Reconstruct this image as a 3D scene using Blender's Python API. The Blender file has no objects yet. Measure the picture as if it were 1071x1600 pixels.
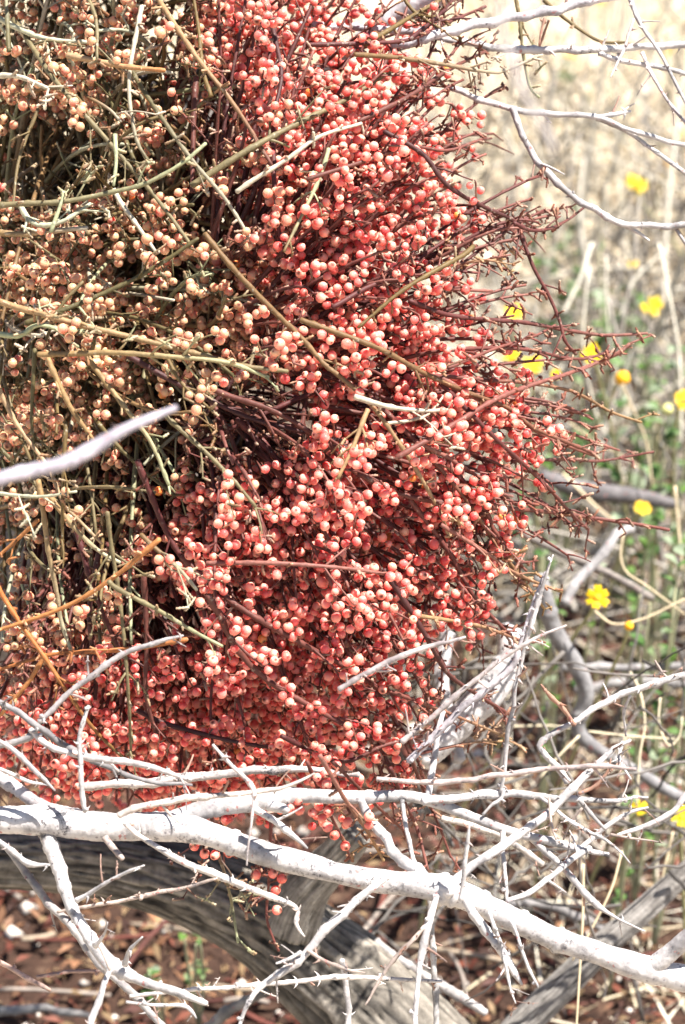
import bpy, math, random
import numpy as np
from mathutils import Vector, noise as mnoise

rng = np.random.default_rng(11)
random.seed(11)
scene = bpy.context.scene
col = scene.collection

# ------------------------------------------------------------------ camera
PITCH = math.radians(30.0)
CAM = np.array((0.0, 0.0, 1.0))
LENS, SENS = 60.0, 23.6
FOCUS, FSTOP = 1.04, 9.0
cam_d = bpy.data.cameras.new('camera')
cam = bpy.data.objects.new('camera', cam_d)
col.objects.link(cam)
cam.location = CAM
cam.rotation_euler = (math.pi / 2 - PITCH, 0, 0)
cam_d.sensor_fit = 'AUTO'
cam_d.sensor_width = SENS
cam_d.lens = LENS
cam_d.clip_start = 0.01
cam_d.clip_end = 500
cam_d.dof.use_dof = True
cam_d.dof.focus_distance = FOCUS
cam_d.dof.aperture_fstop = FSTOP
scene.camera = cam

# ------------------------------------------------------------------ sky and sun
SUN = Vector((0.36, -0.03, 0.93)).normalized()
world = bpy.data.worlds.new('World')
scene.world = world
world.use_nodes = True
wn = world.node_tree
bg = wn.nodes['Background']
sky = wn.nodes.new('ShaderNodeTexSky')
sky.sky_type = 'NISHITA'
sky.sun_disc = False
sky.sun_elevation = math.asin(SUN.z)
sky.sun_rotation = math.atan2(SUN.x, SUN.y)
wn.links.new(sky.outputs[0], bg.inputs[0])
bg.inputs[1].default_value = 0.055
sun_d = bpy.data.lights.new('sun', 'SUN')
sun_d.energy = 5.0
sun_d.angle = math.radians(0.53)
sun_d.color = (1.0, 0.955, 0.89)
sun = bpy.data.objects.new('sun', sun_d)
col.objects.link(sun)
sun.rotation_euler = SUN.to_track_quat('Z', 'Y').to_euler()
sun.location = (1, -1, 4)
vs = scene.view_settings
vs.view_transform = 'Standard'
vs.look = 'None'
vs.gamma = 1.0
vs.use_curve_mapping = False
vs.exposure = 1.78

# ------------------------------------------------------------------ helpers
KPX = (SENS / 1600.0) / LENS
FW = np.array((0.0, math.cos(PITCH), -math.sin(PITCH)))
UP = np.array((0.0, math.sin(PITCH), math.cos(PITCH)))
RT = np.array((1.0, 0.0, 0.0))


def at(px, py, d):
    """A point that is d metres away along the view axis."""
    return CAM + d * (FW + RT * (px - 535.5) * KPX + UP * (800 - py) * KPX)


def proj(P):
    q = P - CAM
    d = q @ FW
    return 535.5 + (q @ RT) / d / KPX, 800 - (q @ UP) / d / KPX, d


def ground_at(px, py, h=0.0):
    v = FW + RT * (px - 535.5) * KPX + UP * (800 - py) * KPX
    return (1.0 - h) / -v[2]


def unit(v):
    v = np.asarray(v)
    return v / (np.sqrt((v * v).sum(-1, keepdims=True)) + 1e-12)


def cross(a, b):
    a, b = np.asarray(a), np.asarray(b)
    o = np.empty(np.broadcast_shapes(a.shape, b.shape))
    o[..., 0] = a[..., 1] * b[..., 2] - a[..., 2] * b[..., 1]
    o[..., 1] = a[..., 2] * b[..., 0] - a[..., 0] * b[..., 2]
    o[..., 2] = a[..., 0] * b[..., 1] - a[..., 1] * b[..., 0]
    return o


def cr(P, n):
    """Catmull-Rom resampling of control points (any columns)."""
    P = np.asarray(P, float)
    if len(P) == 1:
        return np.repeat(P, n, 0)
    Q = np.vstack([2 * P[0] - P[1], P, 2 * P[-1] - P[-2]])
    seg = np.linalg.norm(np.diff(P[:, :2], axis=0), axis=1) + 1e-9
    acc = np.concatenate([[0], np.cumsum(seg)])
    s = np.linspace(0, acc[-1], n)
    i = np.clip(np.searchsorted(acc, s, 'right') - 1, 0, len(seg) - 1)
    t = ((s - acc[i]) / seg[i])[:, None]
    p0, p1, p2, p3 = Q[i], Q[i + 1], Q[i + 2], Q[i + 3]
    return 0.5 * (2 * p1 + (p2 - p0) * t + (2 * p0 - 5 * p1 + 4 * p2 - p3) * t ** 2 + (3 * p1 - p0 - 3 * p2 + p3) * t ** 3)


class MB:
    """Collects tubes, blobs and sheets and links them as one mesh object."""

    def __init__(self):
        self.v, self.c, self.f4, self.f3, self.n = [], [], [], [], 0

    def add(self, v, c, f4=None, f3=None):
        v = np.asarray(v, float)
        c = np.asarray(c, float)
        if c.ndim == 1:
            c = np.repeat(c[None], len(v), 0)
        self.v.append(v)
        self.c.append(c)
        if f4 is not None and len(f4):
            self.f4.append(np.asarray(f4) + self.n)
        if f3 is not None and len(f3):
            self.f3.append(np.asarray(f3) + self.n)
        self.n += len(v)

    def merge(self, o):
        for v, c in zip(o.v, o.c):
            self.v.append(v); self.c.append(c)
        for f in o.f4: self.f4.append(f + self.n)
        for f in o.f3: self.f3.append(f + self.n)
        self.n += o.n

    def tube(self, P, R, c, sides=6, lump=0.0, tip=0.6):
        P = np.asarray(P, float)
        n = len(P)
        R = np.broadcast_to(np.asarray(R, float), (n,))
        T = unit(np.gradient(P, axis=0))
        m = unit(P[-1] - P[0])
        ref = np.array((0.31, 0.22, 0.92)) if abs(m[2]) < 0.75 else np.array((0.93, 0.3, 0.2))
        A = unit(cross(T, ref))
        B = cross(T, A)
        a = np.arange(sides) * 2 * math.pi / sides
        rr = R[:, None] * (1 + lump * rng.standard_normal((n, sides)).clip(-2, 2)) if lump else np.repeat(R[:, None], sides, 1)
        V = P[:, None] + rr[..., None] * (np.cos(a)[None, :, None] * A[:, None] + np.sin(a)[None, :, None] * B[:, None])
        V = V.reshape(-1, 3)
        V = np.vstack([V, P[0] - T[0] * R[0] * 0.5, P[-1] + T[-1] * R[-1] * tip])
        i = np.arange(n - 1)[:, None] * sides
        j = np.arange(sides)[None]
        k = (j + 1) % sides
        f4 = np.stack([i + j, i + k, i + sides + k, i + sides + j], -1).reshape(-1, 4)
        jj, kk = j[0], k[0]
        e = (n - 1) * sides
        f3 = np.vstack([np.stack([kk, jj, np.full(sides, n * sides)], -1),
                        np.stack([e + jj, e + kk, np.full(sides, n * sides + 1)], -1)])
        c = np.asarray(c, float)
        if c.ndim == 2:
            cc = np.vstack([np.repeat(c, sides, 0), c[0], c[-1]])
        else:
            cc = c
        self.add(V, cc, f4, f3)

    def data(self, name, mat, org=(0, 0, 0), smooth=True):
        me = bpy.data.meshes.new(name)
        if not self.n:
            return me
        V = (np.vstack(self.v) - np.asarray(org)).astype(np.float32)
        C = np.vstack(self.c)
        C = np.hstack([C, np.ones((len(C), 1))]).astype(np.float32)
        F4 = np.vstack(self.f4) if self.f4 else np.zeros((0, 4), int)
        F3 = np.vstack(self.f3) if self.f3 else np.zeros((0, 3), int)
        loops = np.concatenate([F4.ravel(), F3.ravel()]).astype(np.int32)
        tot = np.concatenate([np.full(len(F4), 4), np.full(len(F3), 3)]).astype(np.int32)
        start = np.concatenate([[0], np.cumsum(tot)[:-1]]).astype(np.int32)
        me.vertices.add(len(V))
        me.vertices.foreach_set('co', V.ravel())
        me.loops.add(len(loops))
        me.loops.foreach_set('vertex_index', loops)
        me.polygons.add(len(tot))
        me.polygons.foreach_set('loop_start', start)
        me.polygons.foreach_set('loop_total', tot)
        me.update(calc_edges=True)
        if smooth:
            me.polygons.foreach_set('use_smooth', np.ones(len(tot), bool))
        at_ = me.color_attributes.new('Col', 'FLOAT_COLOR', 'POINT')
        at_.data.foreach_set('color', C.ravel())
        me.materials.append(mat)
        return me

    def build(self, name, mat, parent=None, org=None, smooth=True):
        """Links the mesh with its origin at the parent's origin (or at org)."""
        if parent is not None:
            o0 = np.array(parent['_org'])
        else:
            o0 = np.array(org) if org is not None else np.zeros(3)
        ob = bpy.data.objects.new(name, self.data(name, mat, o0, smooth))
        col.objects.link(ob)
        ob['_org'] = [float(x) for x in o0]
        if parent is not None:
            ob.parent = parent
        else:
            ob.location = o0
        return ob


def tag(o, label=None, cat=None, group=None, kind=None):
    if label: o['label'] = label
    if cat: o['category'] = cat
    if group: o['group'] = group
    if kind: o['kind'] = kind
    return o


def empty(name, loc, label, cat, group=None):
    o = bpy.data.objects.new(name, None)
    o.empty_display_size = 0.02
    col.objects.link(o)
    o.location = loc
    o['_org'] = [float(x) for x in loc]
    return tag(o, label, cat, group)


def child(name, me, parent, M=None):
    o = bpy.data.objects.new(name, me)
    col.objects.link(o)
    o.parent = parent
    if M is not None:
        o.matrix_local = M
    return o


# ------------------------------------------------------------------ materials
def mat(name, build, rough=0.8, spec=0.3):
    m = bpy.data.materials.new(name)
    m.use_nodes = True
    nt = m.node_tree
    b = nt.nodes['Principled BSDF']
    b.inputs['Roughness'].default_value = rough
    b.inputs['Specular IOR Level'].default_value = spec
    build(nt, b)
    return m


def N(nt, t, **kw):
    n = nt.nodes.new(t)
    for k, v in kw.items():
        if k in n.inputs.keys():
            n.inputs[k].default_value = v
        else:
            setattr(n, k, v)
    return n


def ramp(nt, src, stops):
    r = nt.nodes.new('ShaderNodeValToRGB')
    el = r.color_ramp.elements
    while len(el) < len(stops):
        el.new(0.5)
    for e, (p, c) in zip(el, stops):
        e.position = p
        e.color = (*c, 1) if len(c) == 3 else c
    nt.links.new(src, r.inputs[0])
    return r


def mix(nt, fac, a, b, mode='MIX'):
    n = nt.nodes.new('ShaderNodeMix')
    n.data_type = 'RGBA'
    n.blend_type = mode
    for sock, v in ((n.inputs['Factor'], fac), (n.inputs['A'], a), (n.inputs['B'], b)):
        if hasattr(v, 'is_linked'):
            nt.links.new(v, sock)
        elif isinstance(v, (int, float)):
            sock.default_value = v
        else:
            sock.default_value = (*v, 1)
    return n.outputs['Result']


def texco(nt, scale=(1, 1, 1)):
    t = nt.nodes.new('ShaderNodeTexCoord')
    mp = nt.nodes.new('ShaderNodeMapping')
    mp.inputs['Scale'].default_value = scale
    nt.links.new(t.outputs['Object'], mp.inputs[0])
    return mp.outputs[0]


def nz(nt, co, scale, detail=4, rough=0.6):
    n = N(nt, 'ShaderNodeTexNoise', Scale=scale, Detail=detail, Roughness=rough)
    nt.links.new(co, n.inputs['Vector'])
    return n.outputs['Fac']


def bump(nt, b, h, strength, dist):
    bp = N(nt, 'ShaderNodeBump', Strength=strength, Distance=dist)
    nt.links.new(h, bp.inputs['Height'])
    nt.links.new(bp.outputs[0], b.inputs['Normal'])


def attr(nt):
    a = nt.nodes.new('ShaderNodeAttribute')
    a.attribute_name = 'Col'
    return a.outputs['Color']


def b_bark(nt, b):                       # pale silvery bark with black lichen specks, grey scuffs and rusty flecks
    co = texco(nt)
    base = attr(nt)
    n1 = nz(nt, co, 70, 5, 0.7)
    c = mix(nt, 1.0, base, ramp(nt, n1, [(0.36, (0.50, 0.49, 0.50)), (0.60, (1.15, 1.14, 1.14))]).outputs[0], 'MULTIPLY')
    patch = nz(nt, co, 42, 3)
    pm = ramp(nt, patch, [(0.50, (0, 0, 0)), (0.62, (1, 1, 1))]).outputs[0]
    big = nz(nt, co, 210, 6, 0.8)
    bm = ramp(nt, big, [(0.54, (0, 0, 0)), (0.60, (1, 1, 1))]).outputs[0]
    c = mix(nt, mix(nt, 1.0, pm, bm, 'MULTIPLY'), c, (0.07, 0.066, 0.07))
    v = N(nt, 'ShaderNodeTexVoronoi', Scale=430.0)
    nt.links.new(co, v.inputs['Vector'])
    vm = ramp(nt, v.outputs['Distance'], [(0.14, (1, 1, 1)), (0.30, (0, 0, 0))]).outputs[0]
    gate = ramp(nt, nz(nt, co, 160, 3), [(0.47, (0, 0, 0)), (0.56, (0.9, 0.9, 0.9))]).outputs[0]
    c = mix(nt, mix(nt, 1.0, vm, gate, 'MULTIPLY'), c, (0.16, 0.14, 0.15))
    rd = ramp(nt, nz(nt, co, 300, 3), [(0.66, (0, 0, 0)), (0.69, (0.8, 0.8, 0.8))]).outputs[0]
    c = mix(nt, rd, c, (0.30, 0.10, 0.09))
    nt.links.new(c, b.inputs['Base Color'])
    h = mix(nt, 0.5, nz(nt, co, 380, 6, 0.75), v.outputs['Distance'])
    bump(nt, b, h, 0.5, 0.0008)


def b_log(nt, b):                        # weathered barkless wood, the grain is in the mesh colours and relief
    co = texco(nt)
    base = attr(nt)
    n = nz(nt, co, 220, 6, 0.75)
    c = mix(nt, ramp(nt, n, [(0.35, (0.35, 0.33, 0.31)), (0.7, (1.15, 1.12, 1.08))]).outputs[0], (0, 0, 0), base)
    c = mix(nt, 1.0, base, ramp(nt, n, [(0.32, (0.45, 0.43, 0.41)), (0.68, (1.0, 0.98, 0.95))]).outputs[0], 'MULTIPLY')
    nt.links.new(c, b.inputs['Base Color'])
    bump(nt, b, n, 0.7, 0.0012)


def b_stem(nt, b):                       # mistletoe stems: colour per stem, pale lichen crust in spots
    co = texco(nt)
    base = attr(nt)
    n = nz(nt, co, 420, 4, 0.7)
    c = mix(nt, 1.0, base, ramp(nt, n, [(0.3, (0.62, 0.6, 0.6)), (0.7, (1.25, 1.22, 1.2))]).outputs[0], 'MULTIPLY')
    l = ramp(nt, nz(nt, co, 260, 5, 0.75), [(0.60, (0, 0, 0)), (0.70, (0.7, 0.7, 0.7))]).outputs[0]
    c = mix(nt, l, c, mix(nt, 0.65, base, (0.50, 0.47, 0.38)))
    nt.links.new(c, b.inputs['Base Color'])
    bump(nt, b, n, 0.5, 0.0005)


def b_attr(nt, b):
    co = texco(nt)
    n = nz(nt, co, 130, 3)
    c = mix(nt, 1.0, attr(nt), ramp(nt, n, [(0.3, (0.75, 0.75, 0.75)), (0.7, (1.2, 1.2, 1.2))]).outputs[0], 'MULTIPLY')
    nt.links.new(c, b.inputs['Base Color'])


def b_berry(nt, b):
    nt.links.new(attr(nt), b.inputs['Base Color'])
    b.inputs['Subsurface Weight'].default_value = 0.88
    b.inputs['Subsurface Radius'].default_value = (1.0, 0.42, 0.32)
    b.inputs['Subsurface Scale'].default_value = 0.0032
    b.inputs['IOR'].default_value = 1.4


def b_leaf(nt, b):
    c = attr(nt)
    nt.links.new(c, b.inputs['Base Color'])
    tr = nt.nodes.new('ShaderNodeBsdfTranslucent')
    nt.links.new(c, tr.inputs[0])
    mx = nt.nodes.new('ShaderNodeMixShader')
    mx.inputs[0].default_value = 0.35
    out = nt.nodes['Material Output']
    nt.links.new(b.outputs[0], mx.inputs[1])
    nt.links.new(tr.outputs[0], mx.inputs[2])
    nt.links.new(mx.outputs[0], out.inputs[0])


def b_ground(nt, b):
    co = texco(nt)
    n1 = nz(nt, co, 3.0, 4)
    n2 = nz(nt, co, 60, 6, 0.75)
    c = ramp(nt, n2, [(0.25, (0.20, 0.14, 0.10)), (0.5, (0.58, 0.49, 0.37)), (0.75, (0.70, 0.61, 0.49))]).outputs[0]
    c = mix(nt, ramp(nt, n1, [(0.35, (0, 0, 0)), (0.65, (0.7, 0.7, 0.7))]).outputs[0], c, (0.46, 0.39, 0.30))
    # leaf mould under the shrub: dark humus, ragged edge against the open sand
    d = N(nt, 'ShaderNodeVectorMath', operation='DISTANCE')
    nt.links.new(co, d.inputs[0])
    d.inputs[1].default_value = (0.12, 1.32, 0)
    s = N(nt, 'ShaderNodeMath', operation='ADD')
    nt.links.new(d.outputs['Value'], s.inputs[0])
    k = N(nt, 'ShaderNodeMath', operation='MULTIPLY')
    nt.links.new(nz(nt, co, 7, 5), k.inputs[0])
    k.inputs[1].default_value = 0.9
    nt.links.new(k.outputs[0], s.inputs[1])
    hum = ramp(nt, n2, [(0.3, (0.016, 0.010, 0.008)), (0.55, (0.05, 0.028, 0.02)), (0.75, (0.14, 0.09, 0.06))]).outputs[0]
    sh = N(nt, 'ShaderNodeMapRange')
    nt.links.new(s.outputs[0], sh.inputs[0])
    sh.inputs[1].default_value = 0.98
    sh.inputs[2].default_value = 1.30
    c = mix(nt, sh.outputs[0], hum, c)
    nt.links.new(c, b.inputs['Base Color'])
    bump(nt, b, n2, 0.8, 0.006)


M_BARK = mat('silver_bark', b_bark, 0.75, 0.25)
M_LOG = mat('weathered_wood', b_log, 0.85, 0.2)
M_STEM = mat('mistletoe_stem', b_stem, 0.6, 0.3)
M_BERRY = mat('mistletoe_berry', b_berry, 0.42, 0.4)
M_ATTR = mat('dry_plant', b_attr, 0.8, 0.2)
M_LEAF = mat('thin_leaf', b_leaf, 0.6, 0.3)
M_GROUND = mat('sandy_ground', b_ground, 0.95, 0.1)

C_WHITE = (0.43, 0.41, 0.40)
C_GREY = (0.30, 0.28, 0.27)
C_TAN = (0.36, 0.29, 0.25)
C_BROWN = (0.30, 0.17, 0.12)

# ------------------------------------------------------------------ ground
def ground_height(x, y):
    return 0.018 * mnoise.noise(Vector((x * 2.1, y * 2.1, 0.3))) + 0.007 * mnoise.noise(Vector((x * 9, y * 9, 4.0))) + 0.003 * mnoise.noise(Vector((x * 31, y * 31, 9.0)))


def make_ground():
    s = np.linspace(-1, 1, 181)
    gx = 1.6 * s + 140 * np.sign(s) * np.abs(s) ** 9
    gy = 1.9 + 1.6 * s + 140 * np.sign(s) * np.abs(s) ** 9
    n = len(s)
    V = np.zeros((n, n, 3))
    for i, y in enumerate(gy):
        for j, x in enumerate(gx):
            V[i, j] = (x, y, ground_height(x, y))
    idx = np.arange(n * n).reshape(n, n)
    f = np.stack([idx[:-1, :-1], idx[:-1, 1:], idx[1:, 1:], idx[1:, :-1]], -1).reshape(-1, 4)
    mb = MB()
    mb.add(V.reshape(-1, 3), (1, 1, 1), f)
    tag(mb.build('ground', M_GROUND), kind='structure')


make_ground()


# ------------------------------------------------------------------ dead wood
def thorn(mb, p, t, L, c, side):
    """A small backward-hooked thorn."""
    s = np.linspace(0, 1, 4)[:, None]
    P = p + side * L * s + t * L * 0.55 * s ** 2
    mb.tube(P, L * np.array((0.34, 0.20, 0.10, 0.02)), c, 4)


def perp(t):
    q = cross(t, rng.standard_normal(3))
    return unit(q)


def limb(mb, pl, d, c=C_WHITE, thorns=0.0, sides=8, wob=1.0, lump=0.05, knots=0.0, twiglets=0.0):
    """A bark-covered tube along the points (px, py, radius px), d = (near end, far end) distance."""
    A = np.array([(p[0], p[1], p[2] * (0.78 if p[2] < 12 else 0.87)) for p in pl], float)
    d0, d1 = (d, d) if np.isscalar(d) else d
    L = np.sum(np.linalg.norm(np.diff(A[:, :2], axis=0), axis=1))
    n = max(5, int(L / 7))
    n = max(7, int(L / (3.5 if np.mean(A[:, 2]) > 8 else 4.5)))
    S = cr(A, n)
    ph = rng.uniform(0, 9, 4)
    x = np.linspace(0, L, n)
    # kinked at the nodes rather than wavy: random offsets at every node, straight between
    rm = np.mean(A[:, 2])
    kn = np.arange(0, L + 40, rng.uniform(22, 34) if rm < 9 else 60)
    w = min(rm * 0.30, 2.2) * wob
    S[:, 0] += np.interp(x, kn, rng.normal(0, w, len(kn)))
    S[:, 1] += np.interp(x, kn, rng.normal(0, w, len(kn)))
    S[:, 2] *= 1 + np.interp(x, kn, rng.normal(0, 0.06, len(kn)))
    f = np.min(np.abs(x[:, None] - kn[None]), axis=1)
    if rm < 10:
        S[:, 2] *= 1 + 0.16 * np.exp(-(f / 4.0) ** 2)
    dd = np.linspace(d0, d1, n) + np.interp(x, kn, rng.normal(0, 0.0004 * w, len(kn)))
    P = np.array([at(a, b, q) for (a, b, r), q in zip(S, dd)])
    R = S[:, 2].clip(0.6) * KPX * dd
    R = R * (1 + 0.05 * np.sin(x / 11 + ph[0]) * np.sin(x / 29 + ph[3]))
    for k in np.nonzero(rng.random(n) < knots * 0.5)[0]:
        R[max(0, k - 1):k + 2] *= 1.15
    cc = 0.9 * np.array(c)[None] * (1 + 0.08 * np.sin(x / 40 + ph[2]))[:, None]
    mb.tube(P, R, cc, sides, lump)
    T = unit(np.gradient(P, axis=0))
    if thorns:
        step = 0.0075 / thorns
        acc = rng.uniform(0, step)
        for k in range(1, n - 1):
            acc += np.linalg.norm(P[k] - P[k - 1])
            if acc > step:
                acc = rng.uniform(-0.5, 0.3) * step
                q = perp(T[k])
                ln = rng.uniform(0.0014, 0.0026)
                tc = np.array(c) * (0.9, 0.78, 0.74) if rng.random() < 0.5 else c
                thorn(mb, P[k] + q * R[k] * 0.7, -T[k], ln, tc, q)
                if rng.random() < 0.3:
                    thorn(mb, P[k] - q * R[k] * 0.7, -T[k], ln * 0.9, tc, -q)
                if rng.random() < 0.45:                      # wart-like spur shoot
                    v = perp(T[k])
                    m_ = rng.uniform(0.0007, 0.0016)
                    mb.tube(P[k] + v * (R[k] * 0.6 + np.linspace(0, 1, 4) * m_)[:, None], m_ * np.array((0.7, 0.62, 0.7, 0.4)), np.array(c) * 0.85, 5, 0.15)
    if twiglets:
        for q_ in range(rng.poisson(twiglets * L / 60.0)):
            k = rng.integers(1, n - 1)
            dr = unit(perp(T[k]) + rng.uniform(0.2, 0.9) * T[k])
            l_ = rng.uniform(0.003, 0.012)
            s = np.linspace(0, 1, 6)[:, None]
            Q = P[k] + dr * l_ * s + perp(dr) * l_ * 0.16 * s ** 2
            r_ = min(R[k] * 0.55, rng.uniform(0.0004, 0.0008))
            tc = np.array(c) * ((0.62, 0.42, 0.34) if rng.random() < 0.45 else (0.9, 0.85, 0.82))
            mb.tube(Q, np.linspace(r_, r_ * 0.5, 6), tc, 5, 0.1)
            for z in range(rng.integers(1, 4)):
                g = rng.integers(1, 5)
                thorn(mb, Q[g], -dr, rng.uniform(0.0010, 0.0018), tc, perp(dr))
    return P, R, T


def dead(name, label, cat, group, pieces):
    """One dead branch: pieces = (part name, points, distance, colour, thorns, index of the part it is a sub-part of)."""
    built = []
    first = pieces[0]
    p0 = first[1][0]
    dd = first[2] if np.isscalar(first[2]) else first[2][0]
    org = at(p0[0], p0[1], dd)
    single = len(pieces) == 1
    root = None if single else empty(name, org, label, cat, group)
    for pc in pieces:
        nm, pl, d, c, th = pc[:5]
        par = pc[5] if len(pc) > 5 else None
        mb = MB()
        big = max(p[2] for p in pl)
        limb(mb, pl, d, c, max(th, 0.25) if big < 12 else th, 24 if big > 12 else (11 if big > 5 else 8), 1.0, 0.014 if big > 12 else (0.04 if big > 5 else 0.06), 0.05, (1.0 if th >= 0.3 else 0.35) if big < 12 and dd < 1.12 else 0.0)
        if single:
            ob = mb.build(name, M_BARK, None, org)
            tag(ob, label, cat, group)
        else:
            ob = mb.build(nm, M_BARK, root)
            if par is not None:
                ob.parent = built[par]
        built.append(ob)
    return root


W, G_, T_, B_ = C_WHITE, C_GREY, C_TAN, C_BROWN
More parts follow.
